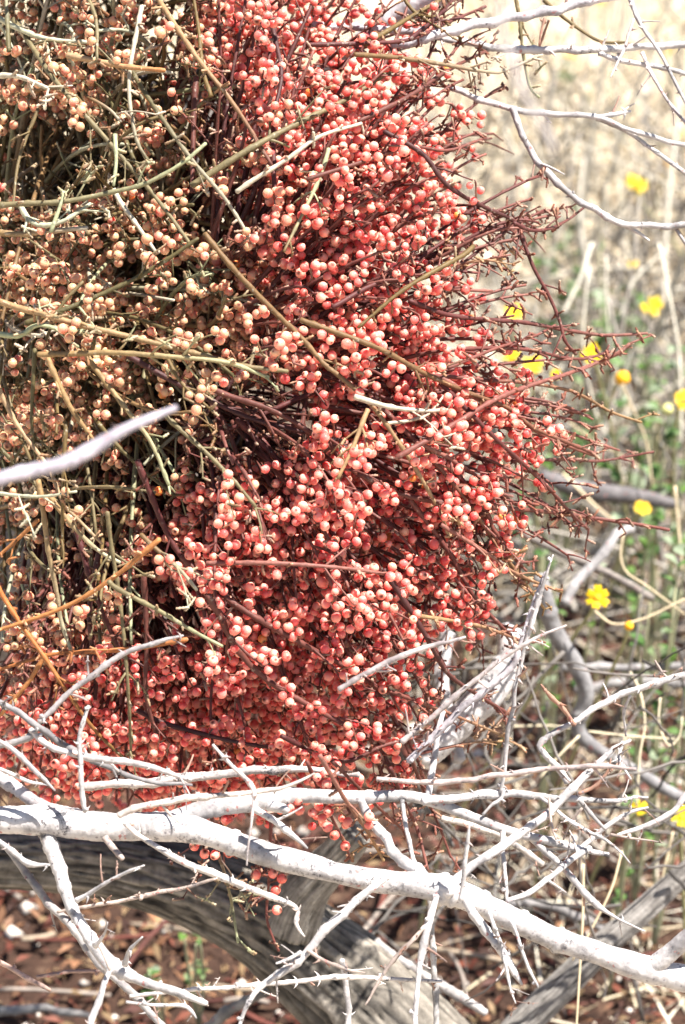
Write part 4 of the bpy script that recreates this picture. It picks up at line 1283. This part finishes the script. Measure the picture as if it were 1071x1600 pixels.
STRAW = [np.array(c) for c in ((0.78, 0.68, 0.48), (0.68, 0.56, 0.37), (0.82, 0.76, 0.62), (0.70, 0.62, 0.48), (0.42, 0.33, 0.22))]
mb = MB()
tuft = rng.uniform((-1.0, 1.75), (1.2, 4.2), (260, 2))
for k in range(10000):
    if k % 3:
        x, y = tuft[rng.integers(260)] + rng.normal(0, 0.05, 2)
    else:
        y = 1.62 + 2.6 * rng.random() ** 0.8
        x = rng.uniform(-0.30 * y, 0.32 * y)
    if y < 1.6 or (y < 2.0 and x < 0.05) or abs(x) > 0.36 * y:
        continue
    h = rng.uniform(0.05, 0.30) * (0.6 if y < 1.9 else 1.0)
    blade(mb, x, y, h, rng.uniform(0.05, 1.2), rng.uniform(0, 6.28), rng.uniform(0.0005, 0.0020), STRAW[rng.integers(5)] * rng.uniform(0.75, 1.1), rng.uniform(-0.1, 1.1))
for k in range(900):
    y = rng.uniform(1.45, 2.1); x = rng.uniform(0.0, 0.5)
    blade(mb, x, y, rng.uniform(0.03, 0.15), rng.uniform(0.3, 1.4), rng.uniform(0, 6.28), rng.uniform(0.0005, 0.0014), STRAW[1 + rng.integers(4)] * rng.uniform(0.5, 1.0), rng.uniform(-0.1, 0.9))
for k in range(900):                     # flattened straw on the open ground at the right
    y = rng.uniform(1.0, 1.42); x = rng.uniform(0.10, 0.36)
    blade(mb, x, y, rng.uniform(0.02, 0.08), rng.uniform(1.2, 1.55), rng.uniform(0, 6.28), rng.uniform(0.0005, 0.0016), STRAW[rng.integers(5)] * rng.uniform(0.6, 0.95), rng.uniform(-0.05, 0.15))
for k in range(520):
    y = rng.uniform(1.75, 3.7); x = rng.uniform(-0.26 * y, 0.32 * y)
    if y < 2.0 and x < 0.1:
        continue
    a = rng.uniform(0, 6.28); e = rng.uniform(0.1, 1.5); L = rng.uniform(0.10, 0.38)
    s = np.linspace(0, 1, 8)[:, None]
    dr = np.array((math.cos(a) * math.cos(e), math.sin(a) * math.cos(e), math.sin(e)))
    P = np.array((x, y, ground_height(x, y))) + s * L * dr + s ** 2 * L * rng.normal(0, 0.25, 3)
    P[:, 2] = P[:, 2].clip(0.003)
    mb.tube(P, np.linspace(1, 0.55, 8) * rng.uniform(0.0010, 0.0030), np.array((0.80, 0.74, 0.62)) * rng.uniform(0.6, 1.0), 5, 0.05)
tag(mb.build('dry_grass', M_LEAF), 'bleached straw coloured dry grass behind the clump', 'grass', kind='stuff')

# tangled dead stems of low bushes among the leaves
mb = MB()
for k in range(900):
    y = rng.uniform(1.5, 2.5); x = rng.uniform(0.06, 0.62)
    a = rng.uniform(0, 6.28); L = rng.uniform(0.06, 0.26)
    e = rng.uniform(-0.1, 1.2)
    s = np.linspace(0, 1, 8)[:, None]
    dr = np.array((math.cos(a) * math.cos(e), math.sin(a) * math.cos(e), math.sin(e)))
    P = np.array((x, y, ground_height(x, y) + rng.uniform(0, 0.05))) + s * L * dr + s ** 2 * L * rng.normal(0, 0.22, 3)
    P[:, 2] = P[:, 2].clip(0.002)
    g = rng.uniform(0.08, 0.34)
    mb.tube(P, np.linspace(1, 0.6, 8) * rng.uniform(0.0006, 0.0022), (g, g * 0.9, g * 0.78), 5, 0.06)
for k in range(110):                     # the knot of fine dry twigs low behind the fork
    p = at(rng.uniform(620, 1120), rng.uniform(1020, 1520), rng.uniform(1.2, 1.5))
    L = rng.uniform(0.02, 0.10)
    dr = unit(rng.normal(0, 1, 3) * (1, 0.6, 0.8))
    s = np.linspace(-0.5, 0.5, 9)[:, None]
    P = p + s * L * dr + s ** 2 * L * rng.normal(0, 0.3, 3) + rng.normal(0, 0.0006, (9, 3))
    g = rng.uniform(0.04, 0.17)
    mb.tube(P, np.linspace(1, 0.5, 9) * rng.uniform(0.0004, 0.0014), (g, g * 0.9, g * 0.82), 5, 0.08)
tag(mb.build('dead_brush', M_ATTR), 'tangle of thin grey brown dead stems among the green leaves', 'brush', kind='stuff')

# leaf litter and gravel
mb = MB()
LIT = [0.6 * np.array(c) for c in ((0.20, 0.055, 0.035), (0.28, 0.09, 0.055), (0.14, 0.045, 0.03), (0.34, 0.17, 0.09), (0.42, 0.28, 0.15), (0.08, 0.035, 0.025))]
for k in range(22000):
    y = rng.uniform(0.95, 2.0); x = rng.uniform(-0.5, 0.55)
    z = ground_height(x, y) + rng.uniform(0, 0.010)
    a = rng.uniform(0, 6.28)
    L = rng.uniform(0.002, 0.0075); w = L * rng.uniform(0.12, 0.42)
    u = np.array((math.cos(a), math.sin(a), rng.normal(0, 0.35))); v = np.array((-math.sin(a), math.cos(a), rng.normal(0, 0.35)))
    p = np.array((x, y, z))
    V = np.array([p - u * L, p + v * w + (0, 0, 0.2 * L), p + u * L, p - v * w + (0, 0, 0.2 * L)])
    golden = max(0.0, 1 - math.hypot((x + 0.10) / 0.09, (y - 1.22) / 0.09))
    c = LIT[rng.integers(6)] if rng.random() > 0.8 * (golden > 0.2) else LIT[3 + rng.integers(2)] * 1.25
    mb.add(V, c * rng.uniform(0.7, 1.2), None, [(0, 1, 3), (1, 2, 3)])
tag(mb.build('leaf_litter', M_LEAF), 'red brown dry leaf litter on the ground under the branches', 'litter', kind='stuff')
mb = MB()
oct_ = np.array([(1, 0, 0), (-1, 0, 0), (0, 1, 0), (0, -1, 0), (0, 0, 1), (0, 0, -1)], float)
of = np.array([(0, 2, 4), (2, 1, 4), (1, 3, 4), (3, 0, 4), (2, 0, 5), (1, 2, 5), (3, 1, 5), (0, 3, 5)])
for k in range(2600):
    y = rng.uniform(0.95, 3.2); x = rng.uniform(-0.7, 0.8)
    r = rng.uniform(0.0015, 0.006) * rng.uniform(0.6, 1.2, 3)
    g = rng.uniform(0.3, 0.62)
    mb.add(oct_ * r * rng.uniform(0.75, 1.2, (6, 1)) + (x, y, ground_height(x, y) + r[2] * 0.4), np.array((g, g * 0.9, g * 0.8)), None, of)
tag(mb.build('gravel', M_ATTR), 'small pale gravel scattered over the sandy ground', 'gravel', kind='stuff')
mb = MB()
for k in range(420):
    y = rng.uniform(1.0, 2.1); x = rng.uniform(-0.5, 0.55)
    a = rng.uniform(0, 6.28); L = rng.uniform(0.02, 0.09)
    s = np.linspace(-0.5, 0.5, 6)[:, None]
    P = np.array((x, y, ground_height(x, y) + rng.uniform(0.002, 0.02))) + s * L * np.array((math.cos(a), math.sin(a), rng.normal(0, 0.15))) + (s ** 2) * L * rng.normal(0, 0.3, 3) * (1, 1, 0)
    c = [(0.12, 0.040, 0.03), (0.24, 0.20, 0.17), (0.09, 0.035, 0.028), (0.28, 0.22, 0.16)][rng.integers(4)]
    mb.tube(P, rng.uniform(0.0006, 0.0018), c, 5, 0.05)
tag(mb.build('twig_litter', M_ATTR), 'fallen bits of twig strewn over the leaf litter', 'litter', kind='stuff')

# single dry stalks that can be told apart
ST = [
    ('pale stalk bowed like a hook beside the yellow flowers at mid height', [(920, 420), (915, 470), (912, 540), (930, 640), (960, 700)], 1.75, 4, 2),
    ('straight pale stalk rising beside the bowed one', [(948, 400), (948, 460), (955, 540), (985, 660)], 1.78, 3.5, 2),
    ('tall cream stalk near the edge curving past the round yellow bud', [(1030, 380), (1050, 480), (1062, 560), (1066, 700)], 1.7, 5, 2),
    ('thick pale stem looping down beside the white limb near the edge', [(985, 1050), (1000, 1080), (1008, 1130), (1000, 1180), (995, 1260)], 1.3, 5, 0),
    ('cream stem curled into a ring at the edge above the white limb', [(1032, 1090), (1030, 1130), (1045, 1165), (1062, 1150), (1066, 1120)], 1.32, 4, 0),
    ('straw stalk standing upright in the lower right behind the fine twigs', [(912, 1350), (911, 1430), (906, 1520), (900, 1620)], 1.2, 5, 1),
    ('straw stalk leaning out from behind the fork in the lower right', [(972, 1330), (955, 1390), (920, 1460), (895, 1500)], 1.22, 5, 1),
    ('thin straw stalk standing at the lower right edge', [(1052, 1300), (1040, 1350), (1030, 1400)], 1.35, 4, 1),
    ('long bleached stalk slanting over the grass below the top branches', [(960, 110), (990, 150), (1030, 190)], 2.3, 4, 2),
    ('grey stick slanting in the blurred grass under the hooked white twig', [(925, 380), (905, 440), (880, 490)], 1.9, 8, 2),
    ('pale stalk slanting beneath the white fork on the blurred grass', [(970, 500), (990, 440), (1040, 390)], 1.9, 5, 2),
    ('arched stalk between the berries and the round bud', [(890, 660), (930, 690), (985, 720), (1040, 760)], 1.65, 4, 1),
    ('straw stalk running down from the round yellow bud', [(973, 600), (990, 640), (1010, 690), (1020, 760)], 1.6, 4, 1),
    ('tan stem bent round the sharp yellow flower', [(975, 830), (970, 870), (980, 895), (1010, 915), (1071, 960)], 1.4, 4, 1),
    ('pale stem under the sharp yellow flower with a leaf bunch', [(930, 955), (960, 975), (1010, 965), (1071, 935)], 1.38, 4, 1),
    ('stiff brown stalk at the edge above the leaf bunch', [(1055, 760), (1060, 820), (1068, 900)], 1.5, 5, 1),
    ('tan stick slanting behind the long maroon tip', [(880, 740), (930, 790), (960, 815)], 1.6, 6, 1),
    ('cream straw lying level under the white limb', [(920, 1143), (985, 1150), (1060, 1155)], 1.34, 4, 0),
    ('tan straw lying level behind the tall white twig', [(800, 1135), (860, 1134), (905, 1140)], 1.4, 4, 0),
    ('pale straw leaning behind the white limb bend', [(905, 1150), (870, 1185), (845, 1215)], 1.3, 5, 0),
]
for lb, pl, d, r, k in ST:
    A = cr(np.array(pl, float), 16)
    P = np.array([at(a, b, d) for a, b in A])
    mb = MB()
    mb.tube(P, np.linspace(1.0, 0.7, 16) * r * 0.45 * KPX * d, STRAW[k] * rng.uniform(0.6, 0.85), 7, 0.05)
    tag(mb.build('dry_stalk', M_ATTR, None, P[-1]), lb, 'stalk', 'dry stalks behind the clump')


# yellow flowers
def petal_mesh(L, w, c):
    mb = MB()
    n, m = 6, 5
    V = []
    for i in range(n):
        s = i / (n - 1)
        ww = w * (0.35 + 0.65 * math.sin(min(1, s * 1.15) * math.pi * 0.62)) * (1 if s < 0.9 else 0.8)
        for j in range(m):
            q = (j / (m - 1) - 0.5) * 2
            notch = 0.10 * L * (1 - abs(math.sin(q * 4.7))) if i == n - 1 else 0
            V.append((L * s - notch, ww * q, 0.10 * L * math.sin(s * 2.6) - 0.12 * w * q * q))
    f = [(i * m + j, i * m + j + 1, (i + 1) * m + j + 1, (i + 1) * m + j) for i in range(n - 1) for j in range(m - 1)]
    cc = np.array([np.array(c) * (0.92 + 0.08 * (k // m) / n) for k in range(n * m)])
    mb.add(np.array(V), cc, f)
    return mb.data('petal', M_LEAF)


def dome(mb, p, r, h, c, seg=12):
    V = [(0, 0, h)]
    for i in range(1, 5):
        a = i / 4 * 1.75
        for j in range(seg):
            t = 2 * math.pi * j / seg
            k = 1 + 0.10 * rng.standard_normal() * (i < 4)
            V.append((r * math.sin(min(a, 1.57)) * math.cos(t) * k, r * math.sin(min(a, 1.57)) * math.sin(t) * k, h * math.cos(a)))
    f3 = [(0, 1 + j, 1 + (j + 1) % seg) for j in range(seg)]
    f4 = [(1 + i * seg + j, 1 + (i + 1) * seg + j, 1 + (i + 1) * seg + (j + 1) % seg, 1 + i * seg + (j + 1) % seg) for i in range(3) for j in range(seg)]
    mb.add(np.array(V) + p, c, f4, f3)


from mathutils import Matrix, Euler
YEL, GOLD = (0.80, 0.56, 0.015), (0.72, 0.36, 0.02)
PET = [petal_mesh(1.0, 0.30, YEL), petal_mesh(1.0, 0.24, (0.82, 0.62, 0.02)), petal_mesh(1.0, 0.33, (0.78, 0.50, 0.01))]
FL = [  # label, px, py, distance, radius px, kind (petals or bare disc), number of petals
    ('bright yellow flower in sharpest focus, on a bent stem above the grey sticks', 934, 934, 1.33, 23, 6),
    ('small yellow bud below the sharpest flower', 983, 978, 1.36, 8, 0),
    ('yellow flower at the edge beside the thin white twig low down', 1066, 1277, 1.3, 20, 6),
    ('yellow flower half behind the end of the white fork', 999, 1262, 1.34, 15, 6),
    ('small golden flower above the long maroon tip among green leaves', 1004, 794, 1.6, 15, 7),
    ('yellow flower cut by the edge level with the round bud', 1068, 625, 1.6, 18, 6),
    ('round orange yellow flower bud without petals on a straight stalk', 973, 591, 1.62, 13, 0),
    ('yellow flower tilted beside the pale edge stalk', 1020, 478, 1.85, 20, 6),
    ('yellow flower at the crossing of the maroon tips', 925, 553, 1.55, 19, 7),
    ('yellow flower behind the red berries at the clump edge', 833, 570, 1.6, 19, 7),
    ('amber flower partly hidden behind two berries', 800, 557, 1.6, 16, 6),
    ('yellow flower behind the thick tuft of maroon tips', 804, 491, 1.65, 19, 6),
    ('small yellow flower just right of the one behind the berries', 869, 584, 1.6, 10, 6),
    ('yellow flower blurred over the bleached grass below the white fork', 995, 290, 2.2, 22, 7),
    ('yellow flower at the edge over the bleached grass', 1066, 207, 2.3, 15, 6),
    ('little orange flower above the blurred grass flower', 1046, 257, 2.25, 9, 0),
    ('yellow flower seen edge on below the level white branch', 890, 89, 2.5, 18, 6),
    ('small yellow flower glimpsed between the berries and the hanging twig', 667, 300, 2.0, 11, 6),
    ('faint yellow flower above the olive twig tip', 937, 2, 2.7, 10, 6),
    ('faint orange flower over the top right corner grass', 1050, 80, 2.6, 11, 5),
    ('pale yellow blurred flower above the dark green leaves', 989, 413, 2.05, 9, 6),
    ('tiny golden flower behind the topmost white branch', 800, 42, 2.6, 8, 5),
    ('pale green yellow seed head below the yellow edge flower', 1043, 640, 1.65, 10, 0),
]
for lb, px, py, d, r, npet in FL:
    p = at(px, py, d)
    R = r * 0.9 * KPX * d
    root = empty('yellow_flower' if npet else 'flower_bud', p, lb, 'flower', 'yellow flowers behind the clump')
    face = unit(unit(CAM - p) * 0.7 + np.array((0, 0, 0.6)) + rng.normal(0, 0.28, 3))
    if 'edge on' in lb:
        face = np.array((0.1, 0.1, 0.99))
    fr = frame(face)
    M0 = Matrix([[*fr[i], 0] for i in range(3)] + [[0, 0, 0, 1]])
    for k in range(npet):
        a = 2 * math.pi * (k + rng.uniform(-0.15, 0.15)) / npet
        Mk = M0 @ Euler((0, 0, a)).to_matrix().to_4x4() @ Euler((rng.normal(0, 0.15), rng.uniform(-0.35, 0.1), 0)).to_matrix().to_4x4() @ Matrix.Scale(R * rng.uniform(0.9, 1.1), 4)
        child('petal', PET[rng.integers(3)], root, Mk)
    mb = MB()
    rr = R * (0.36 if npet else 1.0)
    dome(mb, np.zeros(3), rr, rr * (0.7 if npet else 1.0), GOLD if 'pale green' not in lb else (0.5, 0.5, 0.2))
    mb.v = [v @ fr.T + p for v in mb.v]
    mb.build('flower_head', M_ATTR, root)
    mb = MB()
    if npet == 0 or r > 12:
        gx, gy = p[0] + rng.normal(0, 0.05), p[1] + rng.uniform(0.0, 0.12)
        g = np.array((gx, gy, ground_height(gx, gy) - 0.005))
        t = np.linspace(0, 1, 14)[:, None]
        q = p - face * 0.03
        c3 = (1 - t) ** 3 * p + 3 * (1 - t) ** 2 * t * q + 3 * (1 - t) * t ** 2 * (g + (0, 0, 0.1)) + t ** 3 * g
        mb.tube(c3, 0.0010, (0.34, 0.33, 0.17), 6, 0.04)
        mb.build('stem', M_ATTR, root)


# low leafy plants
def leaf_mesh(c):
    mb = MB()
    n, m = 6, 5
    V = []
    for i in range(n):
        s = i / (n - 1)
        w = 0.30 * math.sin(min(0.999, s * 0.96 + 0.04) * math.pi) ** 0.8 + 0.02
        for j in range(m):
            q = (j / (m - 1) - 0.5) * 2
            V.append((s, w * q, 0.16 * math.sin(s * 2.8) + 0.10 * abs(q) * w * 3 - 0.05 * s))
    f = [(i * m + j, i * m + j + 1, (i + 1) * m + j + 1, (i + 1) * m + j) for i in range(n - 1) for j in range(m - 1)]
    mb.add(np.array(V), np.array(c), f)
    return mb.data('leaf', M_LEAF)


LV = [leaf_mesh(c) for c in ((0.06, 0.13, 0.03), (0.10, 0.18, 0.05), (0.16, 0.22, 0.10), (0.24, 0.29, 0.19), (0.09, 0.17, 0.03))]
PL = [  # label, px, py of the middle, distance, spread px, number of leaves, leaf length px
    ('leafy green plant at the edge beside the sharpest yellow flower', 1040, 900, 1.42, 75, 26, 34),
    ('green plant around the small golden flower', 1000, 770, 1.62, 70, 26, 32),
    ('grey green plant behind the round yellow bud', 990, 610, 1.75, 85, 34, 32),
    ('dark green leaf patch below the tilted yellow flower', 960, 450, 2.0, 70, 34, 34),
    ('sage plant behind the tips of the maroon shoots', 900, 610, 1.8, 75, 28, 30),
    ('green plant at the edge below the cut off yellow flower', 1050, 690, 1.6, 60, 22, 32),
    ('small green sprigs in the shade under the maroon tips', 890, 860, 1.55, 60, 16, 26),
    ('green leaves at the edge beside the level grey sticks', 1060, 1010, 1.5, 45, 16, 28),
    ('pale sage leaves in the bleached grass near the hooked white twig', 880, 420, 2.1, 80, 24, 28),
    ('green tuft in the blurred grass right of the topmost berries', 850, 330, 2.3, 80, 22, 26),
    ('faint green plant among bleached grass below the level white branch', 930, 170, 2.6, 90, 22, 26),
    ('green leaf bunch at the edge over the curled stem', 1062, 1120, 1.42, 40, 14, 28),
    ('small green leaves beside the half hidden low flower', 985, 1240, 1.4, 40, 12, 24),
    ('low sage plant under the dark log at the clump edge', 850, 720, 1.7, 70, 22, 28),
    ('little green seedling in the golden litter beside the log', 300, 1475, 1.42, 24, 9, 22),
    ('second seedling standing below the first in the litter', 245, 1520, 1.42, 24, 8, 20),
    ('green leaves low between the grey limb and the sharpest flower', 865, 985, 1.5, 40, 12, 26),
    ('broad sage plant at the edge below the tilted flower', 1045, 530, 1.85, 60, 24, 30),
]
for lb, px, py, d, sp, nl, ll in PL:
    p = at(px, py, d)
    S = sp * KPX * d
    base = np.array((p[0], p[1] + 0.03, ground_height(p[0], p[1] + 0.03)))
    root = empty('leafy_plant', base, lb, 'plant', 'green plants behind the clump')
    mb = MB()
    tops = []
    for k in range(max(3, nl // 5)):
        tp = p + np.array((rng.normal(0, 0.5) * S, rng.normal(0, 0.5) * S, rng.normal(0, 0.45) * S))
        t = np.linspace(0, 1, 9)[:, None]
        md = (base + tp) / 2 + rng.normal(0, 0.25, 3) * S
        P = (1 - t) ** 2 * base + 2 * (1 - t) * t * md + t ** 2 * tp
        mb.tube(P, np.linspace(0.0012, 0.0007, 9), (0.36, 0.36, 0.22), 5, 0.05)
        tops.append(P)
    mb.build('stem', M_ATTR, root)
    for k in range(int(nl * 1.7)):
        P = tops[rng.integers(len(tops))]
        q = P[rng.integers(4, 9)]
        L = ll * 0.9 * KPX * d * rng.uniform(0.6, 1.15)
        dr = unit(np.array((rng.normal(), rng.normal(), rng.uniform(-0.1, 0.9))))
        u = unit(cross((0, 0, 1.0), dr) + rng.normal(0, 0.3, 3))
        u = unit(u - dr * (u @ dr))
        w = cross(dr, u)
        R = np.stack([dr, u, w], 1) * L
        o = q - base
        child('leaf', LV[rng.integers(5)], root, Matrix([[*R[i], o[i]] for i in range(3)] + [[0, 0, 0, 1]]))

for o in scene.objects:
    if '_org' in o:
        del o['_org']
